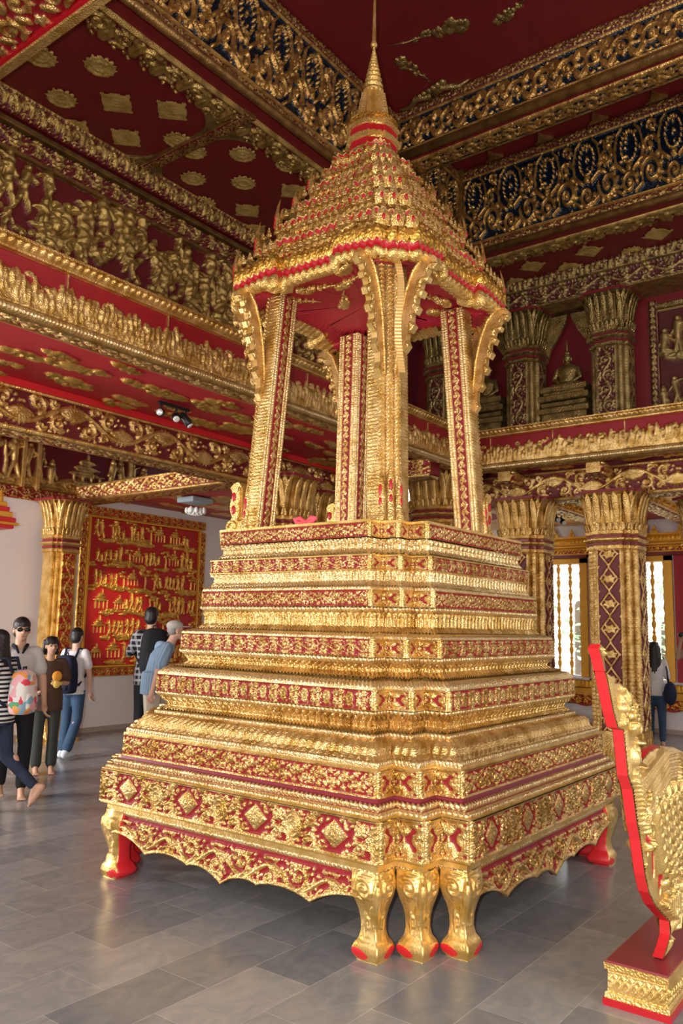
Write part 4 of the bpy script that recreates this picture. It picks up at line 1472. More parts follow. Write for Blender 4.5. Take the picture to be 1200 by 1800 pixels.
# ================================================================== THE THRONE
CX, CY, HX, HY, S0 = 4.931, 3.452, 1.469, 1.438, .1649
throne = thing('tiered_throne', 'huge gilded tiered throne with spired pavilion standing in the middle of the hall', 'throne', (CX, CY, 0))
def outl(ins):
    h1, h2 = HX - ins, HY - ins
    s = S0 * (1 - .4 * max(ins, 0))
    pts = [(-h1, -h2 + 2 * s), (-h1 + s, -h2 + 2 * s), (-h1 + s, -h2 + s), (-h1 + 2 * s, -h2 + s), (-h1 + 2 * s, -h2)]
    pts += [(h1 - 2 * s, -h2), (h1 - 2 * s, -h2 + s), (h1 - s, -h2 + s), (h1 - s, -h2 + 2 * s), (h1, -h2 + 2 * s)]
    pts += [(h1, h2 - 2 * s), (h1 - s, h2 - 2 * s), (h1 - s, h2 - s), (h1 - 2 * s, h2 - s), (h1 - 2 * s, h2)]
    pts += [(-h1 + 2 * s, h2), (-h1 + 2 * s, h2 - s), (-h1 + s, h2 - s), (-h1 + s, h2 - 2 * s), (-h1, h2 - 2 * s)]
    return np.array(pts)
NEAR = {19, 0, 1, 2, 3, 4}      # segments facing the view
def tier(name, prof, tile=None, rep=.3, depth=.02, mt=None, du=.0065, short=None, edge=0.0, dv=None, curved=False):
    """prof: [(inset, z)...] from top to bottom, swept round the stepped plan"""
    pr = np.array(prof, float)
    d = np.concatenate([[0], np.cumsum(np.hypot(*(np.diff(pr, axis=0).T)))])
    if tile is None:
        ins, z = pr[:, 0], pr[:, 1]
        V = []; Fc = []
        k = 0
        # flat shading, separate rings
        for j in range(len(ins) - 1):
            a = outl(ins[j]); c = outl(ins[j + 1])
            for i in range(20):
                i2 = (i + 1) % 20
                V += [(*a[i], z[j]), (*c[i], z[j + 1]), (*c[i2], z[j + 1]), (*a[i2], z[j])]
                Fc.append((k, k + 1, k + 2, k + 3)); k += 4
        V = np.array(V) + np.array([CX, CY, 0])
        return link(name, V, np.array(Fc), GOLD_SM if mt in (None, GOLD) else mt, throne, np.ones(len(V)), smooth=False)
    dv = dv or du
    nv = max(4, int(d[-1] / dv))
    tt = np.linspace(0, d[-1], nv + 1)
    ins = np.interp(tt, d, pr[:, 0]); z = np.interp(tt, d, pr[:, 1])
    ti = np.gradient(ins); tz = np.gradient(z)
    ln = np.hypot(ti, tz) + 1e-9
    no, nz = -tz / ln, -ti / ln        # outward = -inset direction
    O = np.array([outl(q) for q in ins])      # (nv+1, 20, 2)
    Vs = []; Fs = []; As = []; base = 0
    vv = np.linspace(1, 0, nv + 1)
    for i in range(20):
        a = O[:, i]; c = O[:, (i + 1) % 20]
        L_ = np.linalg.norm(c[0] - a[0])
        dr = (c[0] - a[0]) / L_
        W = np.array([dr[1], -dr[0]])
        tl = tile; rp_ = max(1, round(L_ / rep))
        u0, us = 0.0, float(rp_)
        if i % 5 < 4:
            if short is not None: tl = short; us = .5; u0 = .5 * ((i % 5) % 2)
            else: us = float(rp_)
        nu = max(2, int(L_ / (du if i in NEAR else .03)))
        u = np.linspace(0, 1, nu + 1)
        h = tl.sample((u0 + u * us)[:, None] * np.ones((1, nv + 1)), np.ones((nu + 1, 1)) * vv[None], tl.H)
        m_ = tl.sample((u0 + u * us)[:, None] * np.ones((1, nv + 1)), np.ones((nu + 1, 1)) * vv[None], tl.M)
        if edge:
            e = (np.minimum(u, 1 - u) * L_ < edge)[:, None] * np.ones((1, nv + 1), bool)
            h = np.where(e, .8, h); m_ = np.where(e, 1, m_)
        h[0, :] = 0; h[-1, :] = 0
        h = h * depth
        P = a[None] * (1 - u)[:, None, None] + c[None] * u[:, None, None]
        P = P + (h * no[None])[..., None] * W
        # mitre
        P3 = np.concatenate([P, (z[None] + h * nz[None])[..., None]], -1)
        Vs.append(P3.reshape(-1, 3)); As.append(m_.ravel())
        Fs.append(gridF(nu, nv, base)[:, ::-1]); base += (nu + 1) * (nv + 1)
    V = np.concatenate(Vs) + np.array([CX, CY, 0])
    return link(name, V, np.concatenate(Fs)[:, ::-1].copy(), mt or G_RED, throne, np.concatenate(As))

B7 = [(0, .682), (0, .482)]
tier('lozenge_frieze', B7, T_LOZ, .5, .028, G_RED, short=T_QUAT, edge=.008)
tier('base_fillet', [(.03, .482), (-.004, .482), (-.004, .47), (.03, .455), (.03, .43), (.05, .425)], mt=GOLD)
tier('bead_moulding', [(.045, .432), (.04, .418), (.05, .40)], T_ROPE, .03, .008, G_PB, dv=.006)
tier('ledge', [(.04, .71), (-.006, .69), (-.006, .682), (0, .68)], mt=GOLD)
tier('bead_moulding', [(.035, .712), (.012, .70), (.012, .684)], T_BEAD, .03, .012, G_PB, dv=.005)
tier('bead_moulding', [(.075, .745), (.052, .735), (.050, .712)], T_BEAD, .03, .012, G_PB, dv=.005)
tier('ledge', [(.12, .772), (.082, .768), (.08, .748), (.05, .745)], mt=MAROON)
tier('ledge', [(.07, .716), (.035, .714), (.035, .706)], mt=MAROON)
B6 = [(.0962, .905), (.0962, .768)]
tier('scroll_frieze', B6, T_DENSE, .34, .024, G_RED, short=T_QUAT, edge=.008)
tier('ledge', [(.16, .93), (.09, .915), (.09, .903), (.1, .90)], mt=GOLD)
tier('bead_moulding', [(.125, .945), (.105, .94), (.10, .915)], T_BEAD, .024, .01, G_PB, dv=.005)
tier('gadroon_moulding', [(.24, 1.035), (.195, 1.028), (.165, 1.0), (.15, .965), (.125, .945)], T_ROPE2, .05, .014, G_RED, dv=.006)
tier('bead_moulding', [(.27, 1.06), (.235, 1.055), (.235, 1.035)], T_BEAD, .024, .009, G_PB, dv=.005)
tier('lotus_moulding', [(.262, 1.165), (.30, 1.14), (.315, 1.10), (.30, 1.07), (.265, 1.055)], T_PETAL, .055, .030, G_RED, du=.005)
tier('rope_moulding', [(.25, 1.188), (.235, 1.178), (.262, 1.163)], T_ROPE, .03, .012, G_PB, dv=.005)
tier('oval_frieze', [(.2436, 1.300), (.2436, 1.190)], T_OVAL, .165, .022, G_RED, short=T_QUAT, edge=.01)
tier('bead_moulding', [(.32, 1.345), (.27, 1.335), (.245, 1.315), (.242, 1.30)], T_BEAD, .026, .012, G_PB, dv=.006)
tier('lotus_moulding', [(.375, 1.44), (.40, 1.42), (.405, 1.38), (.36, 1.35), (.315, 1.343)], T_PETAL, .05, .028, G_RED, du=.005)
tier('rope_moulding', [(.36, 1.474), (.345, 1.462), (.37, 1.438)], T_ROPE, .03, .012, G_PB, dv=.005)
tier('scroll_frieze', [(.3566, 1.578), (.3566, 1.474)], T_SCROLL, .21, .02, G_RED, short=T_QUAT, edge=.01)
tier('bead_moulding', [(.44, 1.605), (.40, 1.602), (.355, 1.59), (.355, 1.578)], T_BEAD, .022, .01, G_PB, dv=.006)
tier('lotus_moulding', [(.466, 1.735), (.478, 1.70), (.475, 1.64), (.435, 1.603)], T_PETAL, .048, .027, G_RED, du=.005)
tier('rope_moulding', [(.462, 1.768), (.442, 1.755), (.468, 1.733)], T_ROPE, .03, .012, G_PB, dv=.005)
tier('scroll_frieze', [(.4522, 1.868), (.4522, 1.768)], T_DENSE, .24, .018, G_RED, short=T_QUAT, edge=.01)
tier('bead_moulding', [(.50, 1.888), (.455, 1.884), (.45, 1.868)], T_BEAD, .022, .01, G_PB, dv=.006)
tier('lotus_moulding', [(.51, 1.992), (.52, 1.96), (.515, 1.92), (.49, 1.886)], T_PETAL, .045, .026, G_PB, du=.005)
tier('scroll_frieze', [(.4929, 2.078), (.4929, 1.994)], T_SCROLL, .2, .018, G_RED, short=T_QUAT, edge=.01)
tier('ledge', [(.55, 2.09), (.486, 2.085), (.486, 2.076), (.5, 2.074)], mt=GOLD)
tier('ledge', [(.486, 1.998), (.486, 1.990), (.52, 1.988)], mt=GOLD)
tier('lotus_moulding', [(.55, 2.194), (.565, 2.16), (.56, 2.12), (.535, 2.088)], T_PETAL, .055, .030, G_PB, du=.005)
tier('scroll_frieze', [(.5373, 2.288), (.5373, 2.196)], T_DENSE, .22, .018, G_RED, short=T_QUAT, edge=.01)
tier('platform_edge', [(.62, 2.306), (.528, 2.305), (.528, 2.286), (.54, 2.284)], mt=GOLD)
tier('core', [(.60, 2.2), (.60, 1.9), (.56, 1.6), (.46, 1.35), (.37, 1.1), (.26, .9), (.17, .7), (.12, .45)], mt=GOLD)
b = MB()
o = outl(.6) + np.array([CX, CY])
b.loft([[(*q, 2.27) for q in o], [(*q, 2.305) for q in o]], sm=False)
b.build('platform', GOLD, throne)
b = MB()
o = outl(.1) + np.array([CX, CY])
b.loft([[(*q, .40) for q in o], [(*q, .44) for q in o]], sm=False)
b.build('underside', REDD, throne)

# aprons between the legs, with a cusped lower edge
def apron_z(t):
    """t in -1..1 along a face"""
    a = abs(t)
    cusp = [(0, .165), (.28, .215), (.66, .205), (1.0, .285)]
    for (t0, z0), (t1, z1) in zip(cusp, cusp[1:]):
        if a <= t1:
            k = (a - t0) / (t1 - t0)
            return z0 + (z1 - z0) * k + .035 * math.sin(PI * k) ** .7
    return .285
def apron(O, U, W, hl, fine):
    O, U, W = (np.array(q, float) for q in (O, U, W))
    nu = int(2 * hl / (.008 if fine else .03)); nv = 26 if fine else 10
    u = np.linspace(-1, 1, nu + 1)
    zb = np.array([apron_z(q) for q in u]); zt = .405
    v = np.linspace(0, 1, nv + 1)
    Z = zb[:, None] + (zt - zb)[:, None] * v[None]
    uu = ((u + 1) * hl / .42)[:, None] * np.ones((1, nv + 1))
    vt = np.clip((Z - .17) / (zt - .17), 0, 1)
    tl = T_APRON
    h = tl.sample(uu, vt, tl.H); m_ = tl.sample(uu, vt, tl.M)
    rim = (Z - zb[:, None]) < .016
    h = np.where(rim, .8, h); m_ = np.where(rim, 1, m_)
    top = (zt - Z) < .03
    h = np.where(top, 0, h); m_ = np.where(top, 0, m_)
    bulge = .035 * np.sin(v * PI * .5)[None] * 1.0
    P = O + (u * hl)[:, None, None] * U + (h * .03 + .02 - bulge * .5)[..., None] * W
    P[..., 2] = Z
    Vf = P.reshape(-1, 3)
    back = P.copy() - .045 * W; back[..., 2] = Z
    n = len(Vf)
    F1 = gridF(nu, nv); F2 = gridF(nu, nv, n)[:, ::-1]
    idx = np.arange(nu) * (nv + 1)
    F3 = np.stack([idx, idx + n, idx + nv + 1 + n, idx + nv + 1], 1)
    return link('apron', np.concatenate([Vf, back.reshape(-1, 3)]), np.concatenate([F1, F2, F3]), G_RED, throne, np.concatenate([m_.ravel(), np.zeros(n)]))
T_APRON = t_scroll(2.0, 0, .055)
ia = .055
apron((CX - HX + ia, CY, 0), (0, -1, 0), (-1, 0, 0), HY - ia - 2 * S0 - .05, True)
apron((CX, CY - HY + ia, 0), (1, 0, 0), (0, -1, 0), HX - ia - 2 * S0 - .05, True)
apron((CX + HX - ia, CY, 0), (0, 1, 0), (1, 0, 0), HY - ia - 2 * S0 - .05, False)
apron((CX, CY + HY - ia, 0), (-1, 0, 0), (0, 1, 0), HX - ia - 2 * S0 - .05, False)

# cabriole legs, three at each stepped corner
T_LEG = Tile(1.0, 96, per=False)
for s_ in (-1, 1):
    T_LEG.spiral(.5 + s_ * .22, .80, .13, 1.0, s_ * 1.3, .035, 1, 5)
    T_LEG.leaf(.5 + s_ * .1, .62, -PI / 2 - s_ * .2, .3, .07, .9)
    T_LEG.leaf(.5 + s_ * .25, .55, -PI / 2, .3, .06, .8)
    T_LEG.spiral(.5 + s_ * .2, .40, .08, 0, s_ * 1.2, .03, .8, 3)
    T_LEG.leaf(.5 + s_ * .3, .95, PI if s_ > 0 else 0, .3, .06, .8)
T_LEG.leaf(.5, .9, -PI / 2, .5, .09, 1)
T_LEG.H = np.maximum(T_LEG.H, .2); T_LEG.M = np.ones_like(T_LEG.H)
LEG = [(0, .062, .0), (.02, .080, .006), (.045, .086, .012), (.075, .076, .006), (.10, .056, -.012), (.14, .048, -.022), (.19, .050, -.02), (.24, .060, -.008), (.29, .078, .008), (.33, .088, .016), (.37, .088, .012), (.405, .084, .0), (.425, .084, 0)]
def leg(px, py, ox, oy, fine):
    z = np.linspace(0, .425, 110 if fine else 50)
    L_ = np.array(LEG)
    def sm(c):
        return np.interp(z, L_[:, 0], L_[:, c])
    a, o = sm(1), sm(2)
    k = np.ones(5) / 5 if fine else np.ones(1)
    pad = len(k) // 2
    a = np.convolve(np.pad(a, pad, 'edge'), k, 'valid'); o = np.convolve(np.pad(o, pad, 'edge'), k, 'valid')
    nf = 20 if fine else 8
    Vs = []; mi = []; rows = []
    # ring: outer ridge corner (+,+), around the square with rounded corners
    def sq(n):
        P = []
        cs = [(1, 1), (-1, 1), (-1, -1), (1, -1)]
        for i in range(4):
            p, q = cs[i], cs[(i + 1) % 4]
            for t_ in range(n):
                f = t_ / n
                P.append((p[0] + (q[0] - p[0]) * f, p[1] + (q[1] - p[1]) * f))
        return np.array(P)
    Q = sq(nf)
    rnd = np.maximum(np.abs(Q[:, 0]), np.abs(Q[:, 1])) / np.linalg.norm(Q, axis=1)
    Qr = Q * (1 + (rnd[:, None] * 1.08 - 1) * .35)
    Qr[0] = Q[0]
    V = np.zeros((len(z), len(Q), 3))
    for j in range(len(z)):
        c = -a[j] + o[j]
        x = px + ox * (c + Qr[:, 0] * a[j]); y = py + oy * (c + Qr[:, 1] * a[j])
        V[j, :, 0] = x; V[j, :, 1] = y; V[j, :, 2] = z[j]
        # carved relief on the two outer faces
        for i in range(len(Q)):
            on1 = Q[i, 1] > .999; on2 = Q[i, 0] > .999
            if on1 or on2:
                f = (Q[i, 0] + 1) / 2 if on1 else (Q[i, 1] + 1) / 2      # 1 at the ridge
                hh = float(T_LEG.sample(np.array([.5 + .5 * (1 - f) * .9]), np.array([z[j] / .425]), T_LEG.H)[0]) * .016
                if on1: V[j, i, 1] += oy * hh
                if on2: V[j, i, 0] += ox * hh
    n = len(Q)
    Fc = []; mm = []
    for j in range(len(z) - 1):
        for i in range(n):
            i2 = (i + 1) % n
            Fc.append((j * n + i, j * n + i2, (j + 1) * n + i2, (j + 1) * n + i))
            mid = (Q[i] + Q[i2]) / 2
            outer = mid[0] > .99 or mid[1] > .99
            q_ = (1 - (mid[1] if mid[0] > .99 else mid[0])) / 2
            zc = (z[j] + z[j + 1]) / 2
            pad_ = ((q_ - .70) / .34) ** 2 + ((zc - .020 - .02 * q_) / .024) ** 2 < 1
            mm.append(0 if outer and not pad_ else 1)
    Fc.append(tuple(range(n))); mm.append(1)
    lg = link('leg', V.reshape(-1, 3), Fc, [GOLD_SM, REDB], throne, mi=mm)
    return lg
ins_l = .03
o = outl(ins_l) + np.array([CX, CY])
for q, (sx, sy) in enumerate(((-1, -1), (1, -1), (1, 1), (-1, 1))):
    idx = {0: (0, 2, 4), 1: (5, 7, 9), 2: (10, 12, 14), 3: (15, 17, 19)}[q]
    for i in idx:
        leg(o[i][0], o[i][1], sx, sy, q == 0)

# ------------------------------------------------------------------ pavilion on top
PX, PY = 4.905, 3.475
ZP0, ZP1 = 2.305, 4.14
RB, RT, WP = .59, .50, .195
def post(sx, sy):
    """corner post, leaning inwards; outer corner stepped"""
    def cen(z):
        k = (z - ZP0) / (ZP1 - ZP0)
        r = RB + (RT - RB) * k
        return PX + sx * r, PY + sy * r
    c = .04
    sec = [(-1, -1), (1, -1), (1, 1), (-1, 1)]
    W2 = WP / 2
    raw = [(-W2, -W2), (W2, -W2), (W2, W2 - 2 * c), (W2 - c, W2 - 2 * c), (W2 - c, W2 - c), (W2 - 2 * c, W2 - c), (W2 - 2 * c, W2), (-W2, W2)]
    b = MB()
    rings = []
    for z in (ZP0, ZP1):
        x, y = cen(z)
        rr = [(x + sx * p[0], y + sy * p[1], z) for p in raw]
        rings.append(rr)
    b.loft(rings, sm=False)
    p = b.build('corner_post', GOLD_SM, throne)
    x0, y0 = cen(ZP0); x1, y1 = cen(ZP1)
    lean = np.array([x1 - x0, y1 - y0, ZP1 - ZP0]); Lp = np.linalg.norm(lean); lean /= Lp
    # inner faces: vine on red between bead strips ; outer faces: leaf strips
    for nx, ny in ((-sx, 0), (0, -sy)):
        N = np.array([nx, ny, 0.0]); U = np.array([-ny, nx, 0.0])
        O = np.array([x0, y0, ZP0]) + N * (W2 + .001) - U * WP / 2
        relief('vine_panel', p, O + U * WP * .26, U, lean, N, WP * .48, Lp, T_VINE, 15, .0065, .016, G_RED, swap=True, dv=.0065)
        for a in (0.0, .13, .74, .87):
            relief('bead_strip', p, O + U * WP * a, U, lean, N, WP * .12, Lp, T_BEAD, 95, .007, .012, G_PB, swap=True)
    for nx, ny in ((sx, 0), (0, sy)):
        N = np.array([nx, ny, 0.0]); U = np.array([-ny, nx, 0.0])
        ux = U * (1 if (U[0] * sx + U[1] * sy) < 0 else -1)     # pointing inwards from the outer corner
        for k, off in ((0, 0), (1, 1), (2, 2)):
            O = np.array([x0, y0, ZP0]) + N * (W2 - (2 - k) * c + .001) - ux * (W2 - k * c)
            wd = c if k < 2 else WP - 2 * c
            O = np.array([x0, y0, ZP0]) + N * (W2 - (2 - k) * c + .001) + (-ux) * (W2 - k * c)
            relief('leaf_strip', p, O, ux, lean, N, wd, Lp, T_PETAL if k == 2 else T_ROPE, 75 if k == 2 else 90, .0075, .010, G_PB if k < 2 else G_RED, swap=True)
    # ribs of small overlapping leaves on the stepped ridges
    ridges = [(W2, W2 - 2 * c), (W2 - c, W2 - c), (W2 - 2 * c, W2)]
    n = 58
    for rx, ry in ridges:
        b = MB()
        d = Vector((sx, sy, 0)).normalized()
        s_ = Vector((-d.y, d.x, 0))
        for k in range(10, n):
            q = Vector((x0 + sx * rx, y0 + sy * ry, ZP0)) + Vector(lean) * (Lp * (k + .5) / n)
            hh = Lp / n * .72
            b.add([q + Vector(lean) * hh, q - Vector(lean) * hh * .5 + s_ * .019, q - Vector(lean) * hh * .9, q - Vector(lean) * hh * .5 - s_ * .019, q - Vector(lean) * hh * .2 + d * .018],
                  [(0, 1, 4), (1, 2, 4), (2, 3, 4), (3, 0, 4)], sm=False)
        b.build('leaf_rib', GOLD_PALE, p)
    # tall pointed base leaves with red almond inlays
    for rx, ry in ridges:
        d = Vector((sx if rx >= ry - .001 else 0, sy if ry >= rx - .001 else 0, 0))
        if abs(rx - ry) < .001: d = Vector((sx, sy, 0))
        d.normalize()
        s_ = Vector((-d.y, d.x, 0))
        b = MB()
        base = Vector((x0 + sx * rx, y0 + sy * ry, ZP0 + .002))
        hgt = .40 if abs(rx - ry) < .001 else .34
        rings = []
        for t_, w_, o_ in ((0, .036, .03), (.1, .038, .032), (.18, .034, .02), (.45, .034, .016), (.7, .030, .016), (.85, .018, .014), (1, .002, .008)):
            c_ = base + Vector((0, 0, hgt * t_)) + Vector((lean[0], lean[1], 0)) * hgt * t_
            rings.append([tuple(c_ - s_ * w_), tuple(c_ - s_ * w_ * .5 + d * o_), tuple(c_ + d * (o_ + .006)), tuple(c_ + s_ * w_ * .5 + d * o_), tuple(c_ + s_ * w_), tuple(c_ - d * .01)])
        b.loft(rings)
        bl = b.build('base_leaf', GOLD, p)
        b = MB()
        Mx = Matrix((( s_.x, d.x, 0), (s_.y, d.y, 0), (0, 0, 1)))
        for zz, rz in ((.62, .045), (.40, .032)):
            c_ = base + Vector((lean[0], lean[1], 0)) * hgt * zz + Vector((0, 0, hgt * zz)) + d * .016
            for e in ((-1, 1) if False else (0,)):
                b.ell(tuple(c_), (.013, .012, rz), rot=Mx, seg=10, rg=8)
        b.build('inlay', RED, bl) if False else b.build('inlay', RED, p)
    return p, cen

T_BRK = Tile(.42, 170, per=False)
for k in range(12):
    f = k / 11
    T_BRK.leaf(.04 + .13 * f + .03, .05 + .72 * f, .9 - .6 * f, .15, .035, 1)
    T_BRK.spiral(.08 + .16 * f, .06 + .74 * f, .032, f * 3, 1.1, .010, 1, 3)
T_BRK.spiral(.33, .86, .055, 0, 1.3, .014, 1, 4)
T_BRK.H = np.maximum(T_BRK.H, .12)
T_BRK.done()
T_BRK.M = np.where(T_BRK.H < .13, .58, 1.0)
def clipped(name, parent, poly, O, U, V, N, tile, du, depth, mt, box=None, fall=.012):
    """carved face cut to an outline (2-D coordinates along U and V)"""
    O, U, V, N = (np.array(q, float) for q in (O, U, V, N))
    pg = np.array(poly, float)
    x0, y0 = pg.min(0); x1, y1 = pg.max(0)
    if box is not None: bx0, by0, bh = box
    else: bx0, by0, bh = x0, y0, y1 - y0
    nx, ny = int((x1 - x0) / du) + 1, int((y1 - y0) / du) + 1
    X, Y = np.meshgrid(np.linspace(x0, x1, nx + 1), np.linspace(y0, y1, ny + 1), indexing='ij')
    px_, py_ = X.ravel(), Y.ravel()
    ins = np.zeros(len(px_), bool); dist = np.full(len(px_), 9.0)
    q = np.roll(pg, 1, 0)
    for a, c in zip(pg, q):
        cond = ((a[1] > py_) != (c[1] > py_)) & (px_ < (c[0] - a[0]) * (py_ - a[1]) / (c[1] - a[1] + 1e-12) + a[0])
        ins ^= cond
        d = c - a; L2 = d @ d + 1e-12
        t_ = np.clip(((px_ - a[0]) * d[0] + (py_ - a[1]) * d[1]) / L2, 0, 1)
        dist = np.minimum(dist, np.hypot(px_ - a[0] - t_ * d[0], py_ - a[1] - t_ * d[1]))
    h = tile.sample((px_ - bx0) / bh / tile.L, (py_ - by0) / bh, tile.H) * np.clip(dist / fall, 0, 1)
    m_ = tile.sample((px_ - bx0) / bh / tile.L, (py_ - by0) / bh, tile.M)
    P = O + px_[:, None] * U + py_[:, None] * V + (h * depth + .001)[:, None] * N
    F4 = gridF(nx, ny)
    F4 = F4[ins[F4].all(1)]
    if np.dot(np.cross(U, V), N) < 0: F4 = F4[:, ::-1].copy()
    return link(name, P, F4, mt, parent, m_)

def hook_outline():
    """bracket silhouette: out, height (0 at the foot of the bracket)"""
    inner = [(0, .0), (.012, .2), (.035, .42), (.075, .60), (.13, .73), (.19, .80), (.25, .825), (.30, .81)]
    outer = [(.325, .78), (.33, .74), (.30, .71), (.265, .72), (.25, .69), (.27, .66), (.255, .63), (.215, .64), (.205, .60), (.23, .57), (.21, .53), (.175, .545), (.17, .50), (.195, .46), (.17, .42), (.14, .44), (.135, .38), (.16, .34), (.125, .30), (.10, .31), (.095, .26), (.115, .21), (.08, .17), (.06, .18), (.055, .10), (.07, .05), (.035, .0), (.02, -.06)]
    return inner + outer
def bracket(p, cen, nx, ny, fine, zb=3.30):
    x, y = cen(zb)
    N = Vector((nx, ny, 0)); T = Vector((-ny, nx, 0))
    W2 = WP / 2
    pl = [(a, b_ * .98) for a, b_ in hook_outline()]
    O = Vector((x, y, zb)) + N * (W2 - .03) - T * .022
    b = MB()
    b.extr(pl, O, N, (0, 0, 1), T, .044)
    br_ = b.build('hook_bracket', GOLD_SM, p)
    clipped('bracket_carving', p, pl, O, N, (0, 0, 1), -T, T_BRK, .0055, .016, G_RED)
    clipped('bracket_carving', p, pl, O + T * .044, N, (0, 0, 1), T, T_BRK, .0055, .016, G_RED)
    for s_ in (-.008, .052):
        OO = O + T * s_
        b = MB()
        b.tube([tuple(OO + N * a + Vector((0, 0, c_))) for a, c_ in ((.012, .02), (.024, .2), (.048, .41), (.09, .585), (.145, .715), (.205, .78), (.26, .80))], [.008, .010, .011, .012, .012, .012, .010], 6)
        b.build('bracket_spine', GOLD_PALE, p)
    return br_
def foot_scroll(p, cen, nx, ny):
    x, y = cen(ZP0)
    N = Vector((nx, ny, 0)); T = Vector((-ny, nx, 0))
    O = Vector((x, y, ZP0)) + N * (WP / 2) - T * .045
    pl = [(0, 0), (.12, 0), (.15, .02), (.165, .06), (.15, .10), (.115, .115), (.10, .14), (.12, .17), (.13, .22), (.12, .27), (.10, .30), (.11, .33), (.13, .36), (.10, .39), (.05, .40), (.02, .37), (0, .34)]
    b = MB()
    b.extr(pl, O, N, (0, 0, 1), T, .09)
    for s_ in (-.004, .094):
        OO = O + T * s_
        pts = []
        for i in range(16):
            a = i / 15 * 4.5
            r = .055 * (1 - i / 20)
            pts.append(tuple(OO + N * (.09 + r * math.cos(a)) + Vector((0, 0, .06 + r * math.sin(a)))))
        b.tube(pts, .01, 6)
        b.tube([tuple(OO + N * .03 + Vector((0, 0, z_))) for z_ in (.1, .2, .3, .36)], .015, 6)
    fs = b.build('foot_scroll', GOLD_PALE, p)
    b = MB()
    for s_ in (-.002, .092):
        OO = O + T * s_
        for zz in (.19, .29):
            b.ell(tuple(OO + N * .09 + Vector((0, 0, zz))), (.022 if abs(nx) else .008, .022 if abs(ny) else .008, .035), seg=8, rg=6)
    b.build('inlay', RED, p)
for sx, sy in ((-1, -1), (-1, 1), (1, -1), (1, 1)):
    p, cen = post(sx, sy)
    bracket(p, cen, sx, 0, True); bracket(p, cen, 0, sy, True)
    if (sx, sy) == (-1, 1): foot_scroll(p, cen, 0, 1)
    elif (sx, sy) == (1, -1): foot_scroll(p, cen, 1, 0); 
    elif (sx, sy) == (1, 1): foot_scroll(p, cen, 1, 0); foot_scroll(p, cen, 0, 1)

# canopy roof -------------------------------------------------------
def canopy_plan(h, a, e=.05, steps=3, rec=.05, wave=.012, n_w=7.5):
    """stepped square with slightly recessed middle bays; returns points, unit outward and a corner factor"""
    pts = []
    def side(k):
        # from corner region start to corner region end on side k, in local frame where outward is -Y'
        out = []
        # corner steps on the left part (already shared) are handled by corner
        return out
    quad = []
    # one quadrant path from (-h, a) ... in the (-,-) corner
    st = (h - a - e) / steps
    path = [(-h + rec, a * .999), (-h + rec, -a), (-h, -a)]
    x, y = -h, -a
    d1 = (h - a) * .70
    path += [(-h, -a - d1)]
    x, y = -h, -a - d1
    rem = h - (a + d1)
    k = 3
    stp = rem / k
    for i in range(k):
        x += stp; path.append((x, y))
        if i < k - 1 or True:
            y -= stp; path.append((x, y))
    path.append((-a, -h)); path.append((-a, -h + rec))
    out = []
    for r in range(4):
        ca, sa = [(1, 0), (0, 1), (-1, 0), (0, -1)][r]
        for q in path:
            out.append((q[0] * ca - q[1] * sa, q[0] * sa + q[1] * ca))
    P = np.array(out)
    # densify
    Q = []
    for i in range(len(P)):
        p, q = P[i], P[(i + 1) % len(P)]
        L_ = np.linalg.norm(q - p)
        if L_ < 1e-6: continue
        n = max(2, int(L_ / .012))
        for k in range(n): Q.append(p + (q - p) * k / n)
    Q = np.array(Q)
    # smooth a little, then add a zig-zag ripple along the outline
    ker = 4
    for _ in range(2):
        Q = (np.roll(Q, 1, 0) + Q + np.roll(Q, -1, 0)) / 3
    dd = np.linalg.norm(np.roll(Q, -1, 0) - Q, axis=1); s_ = np.cumsum(dd)
    T_ = np.roll(Q, -1, 0) - np.roll(Q, 1, 0); T_ /= np.linalg.norm(T_, axis=1)[:, None] + 1e-9
    N_ = np.stack([T_[:, 1], -T_[:, 0]], 1)
    tri = np.abs(((s_ / s_[-1] * round(s_[-1] / .062)) % 1) * 2 - 1) * 2 - 1
    Q = Q + N_ * (tri * wave)[:, None]
    cf = np.clip((np.minimum(np.abs(Q[:, 0]), np.abs(Q[:, 1])) - a) / (h - a), 0, 1)
    return Q, N_, cf, s_, tri
